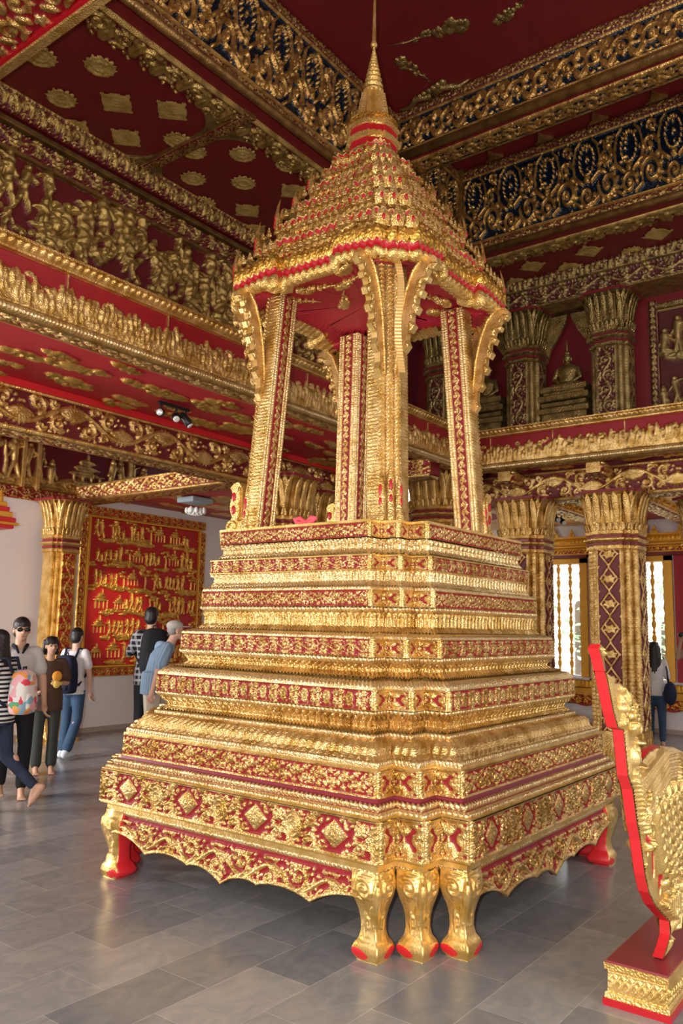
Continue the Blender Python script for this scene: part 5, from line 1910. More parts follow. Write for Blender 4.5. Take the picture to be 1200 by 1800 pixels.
def roof_tier(name, h, a, prof, drop, wave=.012, fan=0, fan_h=.1, rec=.05):
    """prof [(out, z, mat)]"""
    Q, N_, cf, s_, tri = canopy_plan(h, a, rec=rec, wave=wave)
    n = len(Q)
    V = []; F_ = []; mi = []
    for o, z, m_ in prof:
        zz = z - drop * cf ** 1.3 + .012 * tri - (.055 if (name == 'roof_eave' and len(V) < 4) else 0) * np.exp(-(np.abs(np.minimum(np.abs(Q[:, 0]), np.abs(Q[:, 1])) - a) / .05) ** 2)
        V.append(np.column_stack([Q + N_ * o + np.array([PX, PY]), zz]))
    V = np.concatenate(V)
    for j in range(len(prof) - 1):
        i = np.arange(n); i2 = (i + 1) % n
        F_.append(np.stack([j * n + i, j * n + i2, (j + 1) * n + i2, (j + 1) * n + i], 1)); mi += [prof[j][2]] * n
    ob = link(name, V, np.concatenate(F_), [GOLD, RED, GOLD_PALE, GT], throne, mi=mi)
    if fan:
        b = MB()
        z = prof[-1][1]
        tot = s_[-1]; k = int(tot / fan)
        pos = np.interp((np.arange(k) + .5) / k * tot, s_, np.arange(n)).astype(int)
        for i in pos:
            near = (Q[i, 0] + Q[i, 1]) < h * .9
            if not near: continue
            q = Vector((PX + Q[i, 0], PY + Q[i, 1], z - drop * cf[i] ** 1.3)); d = Vector((N_[i, 0], N_[i, 1], 0)); s2 = Vector((-d.y, d.x, 0))
            q -= d * .015
            H_ = fan_h * random.uniform(.85, 1.15); w_ = fan * .46
            sec = [(0, w_), (.35, w_ * .95), (.5, w_ * .55), (.7, w_ * .5), (1, .002)]
            rings = [[tuple(q + Vector((0, 0, H_ * t_)) - s2 * ww), tuple(q + Vector((0, 0, H_ * t_)) + d * (.012 * (1 - t_) + .003)), tuple(q + Vector((0, 0, H_ * t_)) + s2 * ww), tuple(q + Vector((0, 0, H_ * t_)) - d * .012)] for t_, ww in sec]
            b.loft(rings, sm=False)
        b.build('antefix_row', GOLD, ob) if b.n else None
    return ob
GT = gilt('carved_gold_tiles', (.5, .3, .05), gold=(.90, .52, .10), gold2=(.50, .25, .04), metal=.75, fleck=1.6, fscale=42)
h0, a0 = .83, .277
zE = 4.11
main = roof_tier('roof_eave', h0, a0, [(-.10, zE + .03, 0), (-.02, zE - .01, 2), (.012, zE - .015, 2), (.035, zE + .015, 2), (.03, zE + .04, 2), (.012, zE + .045, 1), (.008, zE + .105, 0), (.02, zE + .11, 3), (.02, zE + .20, 0), (-.03, zE + .21, 0), (-.14, zE + .26, 0)], .075, .007, .07, .075, rec=.085)
tiers = [(.70, .25, zE + .25, .20, .04), (.585, .20, zE + .47, .18, .03), (.475, .17, zE + .67, .165, .02), (.385, .14, zE + .85, .155, .015), (.31, .11, zE + 1.01, .14, .01), (.25, .09, zE + 1.15, .12, .0)]
for h_, a_, z_, H_, dr in tiers:
    roof_tier('roof_tier', h_, a_, [(-.06, z_ - .05, 0), (-.02, z_ - .03, 1), (-.01, z_ + .012, 2), (.016, z_ + .02, 2), (.018, z_ + .045, 3), (.0, z_ + .06, 3), (.004, z_ + H_ * .50, 1), (.0, z_ + H_ * .68, 0), (.012, z_ + H_ * .72, 0), (-.03, z_ + H_ * .8, 0), (-.10, z_ + H_ + .02, 0)], dr, .006, .062 if h_ > .4 else (.05 if h_ > .35 else 0), .07 if h_ > .4 else .05, rec=.03)
# tall corner finials on the lower roofs
for h_, z_ in ((.80, zE + .16), (.68, zE + .40), (.565, zE + .61), (.46, zE + .79), (.37, zE + .96)):
    for sx, sy in ((-1, -1), (-1, 1), (1, -1)):
        for du_, dv_ in ((0, .5), (.25, .25), (.5, 0)):
            e = h_ * .35
            x = PX + sx * (h_ - e * du_); y = PY + sy * (h_ - e * dv_)
            b = MB()
            H_ = .21 if h_ > .5 else .15
            d = Vector((sx, sy, 0)).normalized(); s2 = Vector((-d.y, d.x, 0))
            rings = []
            for t_, ww in ((0, .035), (.15, .045), (.35, .04), (.5, .022), (.7, .016), (1, .002)):
                q = Vector((x, y, z_ + H_ * t_)) + d * .02 * math.sin(PI * t_)
                rings.append([tuple(q - s2 * ww), tuple(q + d * ww * .6), tuple(q + s2 * ww), tuple(q - d * ww * .6)])
            b.loft(rings, sm=False)
            fn = b.build('roof_finial', GOLD, throne)
            b = MB(); b.ell((x + d.x * .034, y + d.y * .034, z_ + H_ * .25), (.012, .012, H_ * .12), seg=8, rg=6); b.build('inlay', RED, fn)
# soffit: crimson, gilded clouds, toothed gold border
Q, N_, cf, s_, tri = canopy_plan(h0, a0, wave=.014)
teeth = np.abs(((s_ / s_[-1] * round(s_[-1] / .05)) % 1) * 2 - 1)
Vq = []; At = []; rings_n = 9
offs = list(np.linspace(-.01, -.19, 26))
for o_ in offs:
    Vq.append(np.column_stack([Q + N_ * o_ + np.array([PX, PY]), zE + .0 + .01 - .075 * cf ** 1.3 + .0 * tri + (o_ + .02) * -.2]))
    At.append(np.clip((.085 + .06 * teeth + o_) / .012 + .5, 0, 1))
# two inner rings shrinking to the centre
for k in (.7, .5, .3, .01):
    Vq.append(np.column_stack([Q * k + np.array([PX, PY]), np.full(len(Q), zE + .05)])); At.append(np.zeros(len(Q)))
n = len(Q); F_ = []
for j in range(len(Vq) - 1):
    i = np.arange(n); i2 = (i + 1) % n
    F_.append(np.stack([j * n + i, (j + 1) * n + i, (j + 1) * n + i2, j * n + i2], 1))
G_CAN = gilt('canopy_crimson', (.50, .014, .04), gold=(.88, .50, .08), gold2=(.80, .42, .06))
link('canopy_soffit', np.concatenate(Vq), np.concatenate(F_), G_CAN, throne, np.concatenate(At))
for x, y, an in ((PX - .45, PY - .12, 1.2), (PX - .5, PY + .15, 1.7), (PX - .15, PY - .48, .1), (PX + .2, PY - .5, -.2), (PX - .2, PY + .1, .6), (PX + .2, PY - .12, .4), (PX - .42, PY + .42, 2.2), (PX + .45, PY - .42, 2.2)):
    cloud_piece(throne, x, y, an, .26, zE + .035, int(x * 100 + y * 10))

# drum with red bands, crown, fluted bell, rings and needle
z = zE + 1.27
for nm_, o0, za, zb_, mt_ in (('drum_band', .0, .0, .02, GOLD), ('drum_band', -.006, .02, .085, RED), ('drum_band', .012, .085, .13, GOLD_PALE), ('drum_band', -.006, .13, .20, RED), ('drum_band', .01, .20, .235, GOLD_PALE), ('drum_band', .0, .235, .30, GT)):
    q_ = redent(.185 + o0, .032, 3)
    Q_ = []
    for k in range(len(q_)):
        a_, c_ = q_[k], q_[(k + 1) % len(q_)]
        Q_ += [a_, ((a_[0] + c_[0]) / 2, (a_[1] + c_[1]) / 2)]
    b = MB()
    b.loft([[(PX + x_, PY + y_, z + za + (.012 if k % 2 else 0)) for k, (x_, y_) in enumerate(Q_)], [(PX + x_, PY + y_, z + zb_ + (.012 if k % 2 else 0)) for k, (x_, y_) in enumerate(Q_)]], sm=False)
    b.build(nm_, mt_, throne)
b = MB()
b.lathe([(.16, z - .05), (.16, z + .25), (.155, z + .30), (.14, z + .33), (.12, z + .35)], (PX, PY), 24)
b.build('drum_core', GOLD, throne)
b = MB()
zb = z + .31
rings = []
for r, zz in ((.125, zb), (.118, zb + .05), (.105, zb + .14), (.088, zb + .24), (.085, zb + .27)):
    rings.append([(PX + (r + (.014 if i % 2 else -.012)) * math.cos(2 * PI * i / 28), PY + (r + (.014 if i % 2 else -.012)) * math.sin(2 * PI * i / 28), zz) for i in range(28)])
b.loft(rings, sm=False)
b.build('fluted_bell', GOLD_PALE, throne)
b = MB()
pr = [(.075, 5.95), (.085, 5.97), (.085, 5.99), (.07, 6.0)]
zz = 6.0; r = .078
while zz < 6.38:
    hgt = r * .75
    pr += [(r * .62, zz), (r * .9, zz + hgt * .18), (r * 1.05, zz + hgt * .45), (r * .9, zz + hgt * .75), (r * .62, zz + hgt * .93)]
    zz += hgt; r *= .86
pr += [(.022, zz), (.030, zz + .02), (.018, zz + .06), (.014, zz + .3), (.008, zz + .7), (.001, zz + 1.2)]
b.lathe(pr, (PX, PY), 24)
b.build('spire', GOLD_PALE, throne)

# ribbed carved streamer hanging in front of the front post
b = MB()
n = 40
PTS = []
for k in range(n + 1):
    t_ = k / n
    zz = 4.16 - t_ * .86
    # hangs just before the near post, swinging a little
    x = PX - .68 + .02 * math.sin(t_ * 9) + .05 * t_
    y = PY - .70 - .005 * t_ + .02 * math.cos(t_ * 8)
    PTS.append(Vector((x, y, zz)))
d = Vector((.6, -.8, 0))
nn = Vector((-.8, -.6, 0))
rings = []
for k in range(n):
    p_, q_ = PTS[k], PTS[k + 1]
    for c_, o_ in ((p_, .0), (p_ + (q_ - p_) * .3, .014), (p_ + (q_ - p_) * .75, .014)):
        rings.append([tuple(c_ - d * .022 + nn * o_), tuple(c_ + d * .022 + nn * o_), tuple(c_ + d * .022 - nn * .006), tuple(c_ - d * .022 - nn * .006)])
b.loft(rings, sm=False)
tag(b.build('ribbed_streamer', mat('ivory_gold', (.80, .58, .25), .4, .5, bump=.2)), 'ribbed pale gold streamer hanging before the front post of the throne', 'streamer')

# pink ribbon bow on the platform
b = MB()
def xy(px_, py_): return (px_, py_)
rc = Vector((4.05, 3.36, 2.322))
for s_ in (-1, 1):
    b.tube([tuple(rc), tuple(rc + Vector((-.0, s_ * .05, .03))), tuple(rc + Vector((-.01, s_ * .085, .02))), tuple(rc + Vector((-.02, s_ * .06, -.005))), tuple(rc)], [.008, .018, .02, .016, .008], 8)
b.ell(tuple(rc), (.018, .016, .016))
tag(b.build('ribbon_bow', mat('pink_cloth', (.85, .09, .12), .6)), 'small pink cloth bow lying on the edge of the throne platform', 'bow')

# ================================================================== CARVED BIRD STAND
G_BIRD = gilt('bird_gilding', (.50, .014, .02), gold=(.88, .62, .24), gold2=(.66, .42, .12), metal=.7, fleck=.22)
T_PEDL = Tile(2.8, 70)
for k in range(7):
    T_PEDL.leaf(.1 + k * .4, .15, .9, .85, .10, 1); T_PEDL.leaf(.3 + k * .4, .85, -.9, .6, .07, .8)
T_PEDL.H = np.maximum(T_PEDL.H, .15); T_PEDL.M = np.ones_like(T_PEDL.H)
def bird():
    Yb_ = 1.14
    t = thing('carved_bird', 'gilded carved bird with long red-edged neck on a pedestal, right edge of the photo', 'carving', (4.3, Yb_, 0))
    th = .045
    front = [(3.273, 1.597), (3.295, 1.532), (3.323, 1.462), (3.359, 1.391), (3.395, 1.32), (3.445, 1.25), (3.516, 1.235), (3.532, 1.167), (3.547, 1.095), (3.558, 1.042), (3.612, 0.978), (3.636, 0.906), (3.659, 0.83), (3.699, 0.752), (3.723, 0.676), (3.748, 0.6), (3.796, 0.517), (3.879, 0.442), (3.993, 0.374), (4.095, 0.318), (4.096, 0.257), (4.036, 0.22), (3.971, 0.192)]
    back = [(4.072, 0.197), (4.141, 0.218), (4.109, 0.265), (4.228, 0.278), (4.336, 0.308), (4.509, 0.372), (4.705, 0.498), (4.861, 0.673), (4.824, 0.828), (4.684, 0.951), (4.446, 1.044), (4.262, 1.089), (4.049, 1.116), (3.867, 1.108), (3.745, 1.081), (3.656, 1.072), (3.642, 1.101), (3.694, 1.131), (3.691, 1.187), (3.638, 1.209), (3.658, 1.26), (3.609, 1.32), (3.613, 1.366), (3.54, 1.398), (3.483, 1.434), (3.425, 1.432), (3.371, 1.467), (3.303, 1.488), (3.279, 1.534), (3.243, 1.58)]
    b = MB()
    b.extr(front + back, (0, Yb_ + th, 0), (1, 0, 0), (0, 0, 1), (0, -1, 0), th, 0, 1)
    b.build('body_board', [GOLD, REDB], t)
    # carving on both faces, cut to the outline
    tb = Tile(1.1, 340, per=False)
    def q(x, z): return ((x * .951 - 3.27) / 1.5, (1.65 - (1.65 - z) * .951 - .17) / 1.5)
    rr = np.random.RandomState(9)
    for k in range(330):                   # flame locks of crest, breast and back
        x = rr.uniform(3.3, 4.8); z = rr.uniform(.18, 1.6)
        if (3.98 < x < 4.42 and .42 < z < 1.0): continue
        if z > .90 and x > 3.95: continue
        a, c = q(x, z)
        if rr.rand() < .5: tb.spiral(a, c, rr.uniform(.014, .026), rr.uniform(0, 6), rr.choice([-1.2, 1.2]), .007, rr.uniform(.55, .95), 4)
        else: tb.leaf(a, c, rr.uniform(.8, 2.2), rr.uniform(.04, .07), .014, rr.uniform(.6, 1))
    for k in range(30):                    # strands sweeping over the back
        f = k / 29
        pts = [(3.70 + .16 * f, .97 - .24 * f), (3.90 + .06 * f, 1.00 - .20 * f), (4.08 + .04 * f, 1.04 - .17 * f), (4.25 + .02 * f, 1.085 - .16 * f), (4.45, 1.075 - .16 * f), (4.66, 1.00 - .15 * f), (4.80, .96 - .12 * f)]
        tb.line([q(*p_) for p_ in pts], .0045, .004, .62 + .2 * math.sin(k * 2.4))
    for k in range(4):                     # long wing feathers
        f = k / 3
        xa, za = 4.03 + .34 * f, .93; xb, zb_ = 4.22 + .20 * f, .34 + .10 * f
        a, c = q(xa, za); d_, e_ = q(xb, zb_)
        an = math.atan2(e_ - c, d_ - a); Lf = math.hypot(d_ - a, e_ - c)
        tb.leaf(a, c, an, Lf, .052, 1.0)
        for t_ in np.linspace(.10, .90, 9):
            mx_, my_ = a + (d_ - a) * t_, c + (e_ - c) * t_
            for sd in (-1, 1):
                ex_, ey_ = mx_ + math.cos(an + sd * .8) * .034, my_ + math.sin(an + sd * .8) * .034
                L2 = (ex_ - mx_) ** 2 + (ey_ - my_) ** 2
                kk = np.clip(((tb.X - mx_) * (ex_ - mx_) + (tb.Y - my_) * (ey_ - my_)) / L2, 0, 1)
                dd_ = np.hypot(tb.X - mx_ - kk * (ex_ - mx_), tb.Y - my_ - kk * (ey_ - my_))
                tb.H = np.where(dd_ < .0032, tb.H * .55, tb.H)
    for k in range(9):
        tb.line([q(4.12 + .03 * k, .38), q(4.09 + .035 * k, .28), q(4.05 + .035 * k, .17)], .008, .006, .8)
    tb.H = np.maximum(tb.H, .22)
    for x, z, rx, rz in ((3.90, .86, .02, .06), (3.95, .70, .02, .07), (4.03, .58, .022, .06), (4.12, .47, .02, .05), (4.44, .93, .03, .07), (4.50, .78, .025, .07), (4.52, .62, .025, .06), (3.74, .93, .012, .04)):
        a, c = q(x, z)
        tb.H = np.where(((tb.X - a) / (rx / 1.5)) ** 2 + ((tb.Y - c) / (rz / 1.5)) ** 2 < 1, 0, tb.H)
    tb.done()
    poly = front + back
    clipped('carved_side', t, poly, (0, Yb_ - .001, 0), (1, 0, 0), (0, 0, 1), (0, -1, 0), tb, .0042, .055, G_BIRD, (3.27, .17, 1.5), .02)
    clipped('carved_side', t, poly, (0, Yb_ + th + .001, 0), (1, 0, 0), (0, 0, 1), (0, 1, 0), tb, .012, .03, G_BIRD, (3.27, .17, 1.5), .02)
    # pedestal
    p = MB()
    x0_, y0_, y1_ = 3.81, 1.075, 1.345
    def rg(o, z): return [(x0_ - o, y0_ - o, z), (5.1 + o, y0_ - o, z), (5.1 + o, y1_ + o, z), (x0_ - o, y1_ + o, z)]
    p.loft([rg(.012, 0), rg(.012, .028), rg(.0, .03)], mi=1, sm=False)
    p.loft([rg(.006, .03), rg(.004, .05), rg(-.006, .06), rg(-.008, .145), rg(.004, .15), rg(.006, .178)], sm=False)
    p.loft([rg(.0, .178), rg(-.002, .186)], mi=2, sm=False)
    pd = p.build('pedestal', [GOLD_PALE, RED, MAROON], t)
    relief('pedestal_carving', pd, (x0_ + .004, y1_ - .01, .058), (0, -1, 0), (0, 0, 1), (-1, 0, 0), .25, .088, T_PEDL, 1, .0035, .016, G_BIRD)
    relief('pedestal_carving', pd, (x0_ + .01, y0_ + .004, .058), (1, 0, 0), (0, 0, 1), (0, -1, 0), 1.2, .088, T_PEDL, 5, .005, .016, G_BIRD)
    return t
bird()

# ================================================================== SPOTLIGHTS
def track_spot(label, x, y, z, n=3):
    t = thing('track_spotlight', label, 'spotlight', (x, y, z))
    b = MB(); b.box(x - .20, y - .018, z - .03, x + .20, y + .018, z, ch=.004); b.build('track_bar', BLACK, t)
    for k, (dx, az, el) in enumerate(((-.17, -2.4, -.2), (.03, -2.2, -.5), (.16, -.9, -.9))[:n]):
        b = MB()
        c_ = Vector((x + dx, y, z - .03))
        b.cone(tuple(c_), tuple(c_ + Vector((0, 0, -.06))), .012, .012)
        d = Vector((math.cos(az) * math.cos(el), math.sin(az) * math.cos(el), math.sin(el)))
        e = c_ + Vector((0, 0, -.09))
        b.cone(tuple(e - d * .05), tuple(e + d * .045), .04, .044, seg=14)
        h = b.build('lamp_head', BLACK, t)
        b = MB()
        ring_ = []
        u = d.orthogonal().normalized(); v = d.cross(u)
        f = e + d * .088
        b.loft([[tuple(f + d * o_ + (u * math.cos(a) + v * math.sin(a)) * r_) for a in np.linspace(0, 2 * PI, 15)[:-1]] for o_, r_ in ((-.01, .034), (.002, .034), (.006, .02))])
        b.build('lens', GLASSY, h) if False else b.build('lens', GLASSY, t)
    return t
GLASSY = mat('lamp_glass', (.75, .78, .8), .15, .3)
track_spot('black triple spotlight on the red soffit of the left gallery', 5.35, 6.24, 3.87)
track_spot('small black spotlight on the low ceiling between the two near columns', 12.2, 4.85, 3.5, 2)
t = thing('ceiling_lamp', 'pale glass ceiling lamp under the aisle ceiling left of the throne post', 'lamp', (8.2, 8.9, 3.3))
b = MB(); b.box(7.95, 8.75, 3.42, 8.35, 9.1, 3.50, ch=.01); b.build('housing', mat('grey_blue_metal', (.35, .45, .5), .4), t)
b = MB()
for k in range(26):
    a = k * 2.4; r = .15 * math.sqrt(k / 26)
    b.ell((8.15 + r * math.cos(a), 8.9 + r * math.sin(a), 3.33 - .05 * math.cos(r * 8)), (.03, .03, .05), seg=8, rg=6)
b.build('glass_drops', mat('frosted_glass', (.85, .85, .82), .2, 0), t)

# carved roof corner reaching in at the left edge
t = thing('shrine_eave', 'dark red and gold carved eave tip reaching in at the left edge', 'carving', (4.6, 8, 2.6))
b = MB()
for k, (x1, z0_, h_, m_) in enumerate(((4.66, 2.60, .04, 1), (4.72, 2.64, .03, 0), (4.68, 2.67, .05, 1), (4.64, 2.72, .06, 0), (4.60, 2.78, .05, 1), (4.57, 2.83, .05, 0))):
    b.box(3.6, 7.9, z0_, x1, 8.6, z0_ + h_, mi=m_, ch=.008)
b.build('eave_layers', [ORANGE_G, REDB], t)
b = MB(); b.cone((4.5, 7.95, 2.86), (4.52, 7.95, 3.0), .05, .01); b.build('eave_finial', ORANGE_G, t)
b = MB(); b.box(3.6, 7.95, 0, 3.9, 8.3, 2.62, ch=.02); b.build('support_post', GOLD, t)

# ================================================================== PEOPLE
SKIN = mat('skin', (.56, .33, .22), .5, spec=.3, var=.08, bump=.02)
SKIN2 = mat('pale_skin', (.66, .40, .30), .5, spec=.3, var=.08)
HAIRM = mat('black_hair', (.012, .010, .010), .45, bump=.6, bscale=45)
def cloth(name, col, **k): return mat(name, col, .85, spec=.2, bump=.25, bscale=14, **k)

def stripes(name, c1, c2, scale, axis=2, thresh=.5, c3=None):
    m = mat(name, c1, .85, spec=.2)
    nt = m.node_tree; Lk = nt.links
    tc = nt.nodes.new('ShaderNodeTexCoord'); sp_ = nt.nodes.new('ShaderNodeSeparateXYZ'); Lk.new(tc.outputs['Object'], sp_.inputs[0])
    def st(ax, sc):
        a = nt.nodes.new('ShaderNodeMath'); a.operation = 'MULTIPLY'; a.inputs[1].default_value = sc; Lk.new(sp_.outputs[ax], a.inputs[0])
        f = nt.nodes.new('ShaderNodeMath'); f.operation = 'FRACT'; Lk.new(a.outputs[0], f.inputs[0])
        g = nt.nodes.new('ShaderNodeMath'); g.operation = 'GREATER_THAN'; g.inputs[1].default_value = thresh; Lk.new(f.outputs[0], g.inputs[0])
        return g
    g = st(axis, scale)
    mx = nt.nodes.new('ShaderNodeMixRGB'); mx.inputs[1].default_value = (*c1, 1); mx.inputs[2].default_value = (*c2, 1); Lk.new(g.outputs[0], mx.inputs[0])
    last = mx
    if c3:
        g2 = st(1 if axis == 2 else 2, scale)
        m2 = nt.nodes.new('ShaderNodeMixRGB'); m2.inputs[2].default_value = (*c3, 1); Lk.new(g2.outputs[0], m2.inputs[0]); Lk.new(mx.outputs[0], m2.inputs[1])
        hf = nt.nodes.new('ShaderNodeMath'); hf.operation = 'MULTIPLY'; hf.inputs[1].default_value = .55; Lk.new(g2.outputs[0], hf.inputs[0]); Lk.new(hf.outputs[0], m2.inputs[0])
        last = m2
    Lk.new(last.outputs[0], nt.nodes['Principled BSDF'].inputs['Base Color'])
    return m

def remesh(o, v, it=2):
    m = o.modifiers.new('remesh', 'REMESH'); m.mode = 'VOXEL'; m.voxel_size = v; m.use_smooth_shade = True
    s = o.modifiers.new('smooth', 'SMOOTH'); s.iterations = it; s.factor = .5
    return o

class Person:
    """a posed figure; local frame: x forward, y to its left, z up, heading turns x"""
    def __init__(s, label, x, y, heading, H, name='person'):
        s.t = thing(name, label, 'person', (x, y, 0))
        s.x, s.y, s.h = x, y, heading
        s.k = H / 1.70
        J = dict(pel=(0, 0, .93), waist=(0, 0, 1.08), chest=(0, 0, 1.27), neck=(0, 0, 1.42), head=(.015, 0, 1.585),
                 hipL=(0, .085, .90), hipR=(0, -.085, .90), kneL=(.01, .09, .50), kneR=(.01, -.09, .50), ankL=(-.02, .09, .09), ankR=(-.02, -.09, .09),
                 shL=(0, .15, 1.375), shR=(0, -.15, 1.375), elL=(-.03, .225, 1.11), elR=(-.03, -.225, 1.11), wrL=(.04, .235, .87), wrR=(.04, -.235, .87))
        s.J = J
        s.turn = 0.0        # head turn
        s.toeL = s.toeR = 0.0
        s.slim = .92
    def P(s, p):
        x, y, z = (q * s.k for q in p)
        c, n = math.cos(s.h), math.sin(s.h)
        return (s.x + x * c - y * n, s.y + x * n + y * c, z)
    def R(s): return Matrix.Rotation(s.h, 3, 'Z')
    def set(s, **kw):
        s.J.update(kw); return s
    def c(s, b, p, q, r0, r1, seg=12, mi=0):
        b.cone(s.P(p), s.P(q), r0 * s.k, r1 * s.k, seg, mi)
    def e(s, b, p, r, yaw=0, mi=0, seg=14, rg=10):
        b.ell(s.P(p), tuple(q * s.k for q in r), mi, rot=s.R() @ Matrix.Rotation(yaw, 3, 'Z'), seg=seg, rg=rg)
    def torso(s, b, g=0.0, top=1.42, bottom=.86):
        J = s.J
        rings = []
        pe, wa, ch, ne = (np.array(J[q]) for q in ('pel', 'waist', 'chest', 'neck'))
        spec = [(pe + [0, 0, -.07], .115, .155), (pe, .12, .168), (wa, .10, .138), ((wa + ch) / 2, .108, .15), (ch, .115, .168), (ch + (ne - ch) * .55, .095, .165), (ne - [0, 0, .02], .06, .085)]
        for p, rx, ry in spec:
            rings.append([s.P((p[0] + (rx + g) * s.slim * math.cos(a), p[1] + (ry + g) * s.slim * math.sin(a), p[2])) for a in np.linspace(0, 2 * PI, 19)[:-1]])
        b.loft(rings)
    def hand(s, b, wr, d, curl=.5, side=1):
        """palm, thumb from its side and four bent fingers"""
        wr = Vector(wr); d = Vector(d).normalized()
        sd = Vector((1, 0, 0)) if abs(d.x) < .6 else Vector((0, -side, 0))
        sd = (sd - d * sd.dot(d)).normalized()
        nm = d.cross(sd).normalized() * (side)
        pc = wr + d * .05
        s.c(b, wr, pc + sd * .0, .026, .030); s.c(b, wr + sd * .012, wr + d * .08 + sd * .022, .018, .014); s.c(b, wr - sd * .012, wr + d * .08 - sd * .022, .018, .014)
        for k, (o, L_) in enumerate(((.027, .036), (.009, .042), (-.009, .039), (-.026, .030))):
            a = wr + d * .082 + sd * o
            m = a + (d * math.cos(curl) - nm * math.sin(curl) * 1) * L_
            t_ = m + (d * math.cos(curl * 2.2) - nm * math.sin(curl * 2.2)) * L_ * .9
            s.c(b, a, m, .0095, .0085, 8); s.c(b, m, t_, .0085, .007, 8)
        a = wr + d * .025 + sd * .025
        m = a + (d * .7 + sd * .6 - nm * .2).normalized() * .035
        s.c(b, a, m, .012, .010, 8); s.c(b, m, m + (d * .9 + sd * .2 - nm * .3).normalized() * .028, .010, .008, 8)
    def foot(s, b, an, yaw, pitch=0.0, g=0.0, mi=0):
        a = Vector(an)
        f = Vector((math.cos(yaw) * math.cos(pitch), math.sin(yaw) * math.cos(pitch), math.sin(pitch)))
        dn = Vector((0, 0, -1)); dn = (dn - f * dn.dot(f)).normalized()
        heel = a - f * .045 + dn * .05
        ball = a + f * .12 + dn * .062
        toe = a + f * .17 + dn * .070
        s.c(b, heel, ball, .034 + g, .034 + g); s.c(b, a, ball - dn * .01, .035 + g, .026 + g)
        s.c(b, a, heel, .036 + g, .034 + g)
        if g == 0:
            sd = f.cross(Vector((0, 0, 1))).normalized()
            for k in range(5):
                o = (k - 2) * .014
                s.c(b, ball + sd * o + dn * .005, toe + sd * o * 1.1 - f * abs(k - 1) * .006 + dn * .008, .012, .009 + .002 * (k == 0), 8)
        else:
            s.c(b, ball, toe, .034 + g, .026 + g)
    def body(s, skin, curlL=.5, curlR=.5, handL=None, handR=None, pitL=0, pitR=0):
        J = s.J; b = MB()
        s.torso(b, -.012)
        ne, hd = Vector(J['neck']), Vector(J['head'])
        s.c(b, ne - Vector((0, 0, .05)), hd - Vector((0.01, 0, .06)), .055, .050)
        for q in 'LR':
            s.c(b, J['pel'], J['sh' + q] if False else J['pel'], .1, .1)
            s.c(b, J['hip' + q], J['kne' + q], .078, .052); s.c(b, J['kne' + q], J['ank' + q], .050, .034)
            k = Vector(J['kne' + q]); a = Vector(J['ank' + q])
            s.e(b, k + (a - k) * .28 + Vector((-.006, 0, 0)), (.046, .042, .10))
            s.c(b, Vector(J['sh' + q]) * .6 + Vector(ne) * .4 - Vector((0, 0, .03)), J['sh' + q], .055, .055)
            s.c(b, J['sh' + q], J['el' + q], .048, .037); s.c(b, J['el' + q], J['wr' + q], .037, .024)
            e_, w_ = Vector(J['el' + q]), Vector(J['wr' + q])
            s.hand(b, w_, (handL if q == 'L' else handR) or (w_ - e_), curlL if q == 'L' else curlR, 1 if q == 'L' else -1)
            s.foot(b, a, s.toeL if q == 'L' else s.toeR, pitL if q == 'L' else pitR)
        # head with jaw, nose, brow, lips and ears
        T = s.turn
        def Hd(x, y, z): return (hd.x + x * math.cos(T) - y * math.sin(T), hd.y + x * math.sin(T) + y * math.cos(T), hd.z + z)
        s.Hd = Hd
        s.e(b, Hd(-.008, 0, .025), (.092, .074, .088), T); s.e(b, Hd(.022, 0, -.035), (.066, .056, .072), T); s.e(b, Hd(.052, 0, -.078), (.026, .03, .026), T)
        s.c(b, Hd(.082, 0, .012), Hd(.102, 0, -.022), .010, .014, 8); s.e(b, Hd(.086, .0, -.026), (.014, .020, .009), T)
        s.e(b, Hd(.078, 0, -.052), (.012, .024, .007), T); s.e(b, Hd(.076, 0, -.062), (.012, .020, .007), T)
        s.e(b, Hd(.074, .03, .022), (.014, .024, .007), T); s.e(b, Hd(.074, -.03, .022), (.014, .024, .007), T)
        for q in (-1, 1):
            s.e(b, Hd(.0, q * .074, -.008), (.018, .009, .030), T)
        o = remesh(b.build('body', skin, s.t), .0075, 1)
        # eyes, brows, lips
        eb = MB()
        for q in (-1, 1):
            s.e(eb, Hd(.078, q * .030, .004), (.008, .013, .006), T)
            s.c(eb, Hd(.084, q * .016, .027), Hd(.078, q * .044, .024), .003, .003, 6)
        eb.build('eyes_and_brows', HAIRM, s.t)
        lb = MB(); s.e(lb, Hd(.083, 0, -.057), (.010, .020, .006), T); lb.build('lips', mat('lip', (.45, .16, .14), .5), s.t)
        return o
    def shirt(s, m, sleeve=.5, hem=-.10, g=.018, vest=False):
        J = s.J; b = MB()
        s.torso(b, g)
        pe, wa = Vector(J['pel']), Vector(J['waist'])
        rings = []
        for zz, rx, ry in ((hem, .125, .175), (0, .122, .172), (.12, .112, .155)):
            rings.append([s.P((pe.x + (rx + g) * s.slim * math.cos(a), pe.y + (ry + g) * s.slim * math.sin(a), pe.z + zz)) for a in np.linspace(0, 2 * PI, 19)[:-1]])
        b.loft(rings)
        for q in 'LR':
            sh, el, wr = Vector(J['sh' + q]), Vector(J['el' + q]), Vector(J['wr' + q])
            s.c(b, Vector(J['neck']) * .45 + sh * .55 - Vector((0, 0, .03)), sh, .055 + g * .5, .052 + g * .5)
            if sleeve <= 1:
                s.c(b, sh, sh + (el - sh) * sleeve * 1.3 if sleeve < .75 else el, .052 + g * .5, .050 + g)
            else:
                s.c(b, sh, el, .052 + g * .6, .042 + g * .6); s.c(b, el, el + (wr - el) * .93, .042 + g * .5, .030 + g * .5)
        o = remesh(b.build('shirt', m, s.t), .011, 3)
        return o
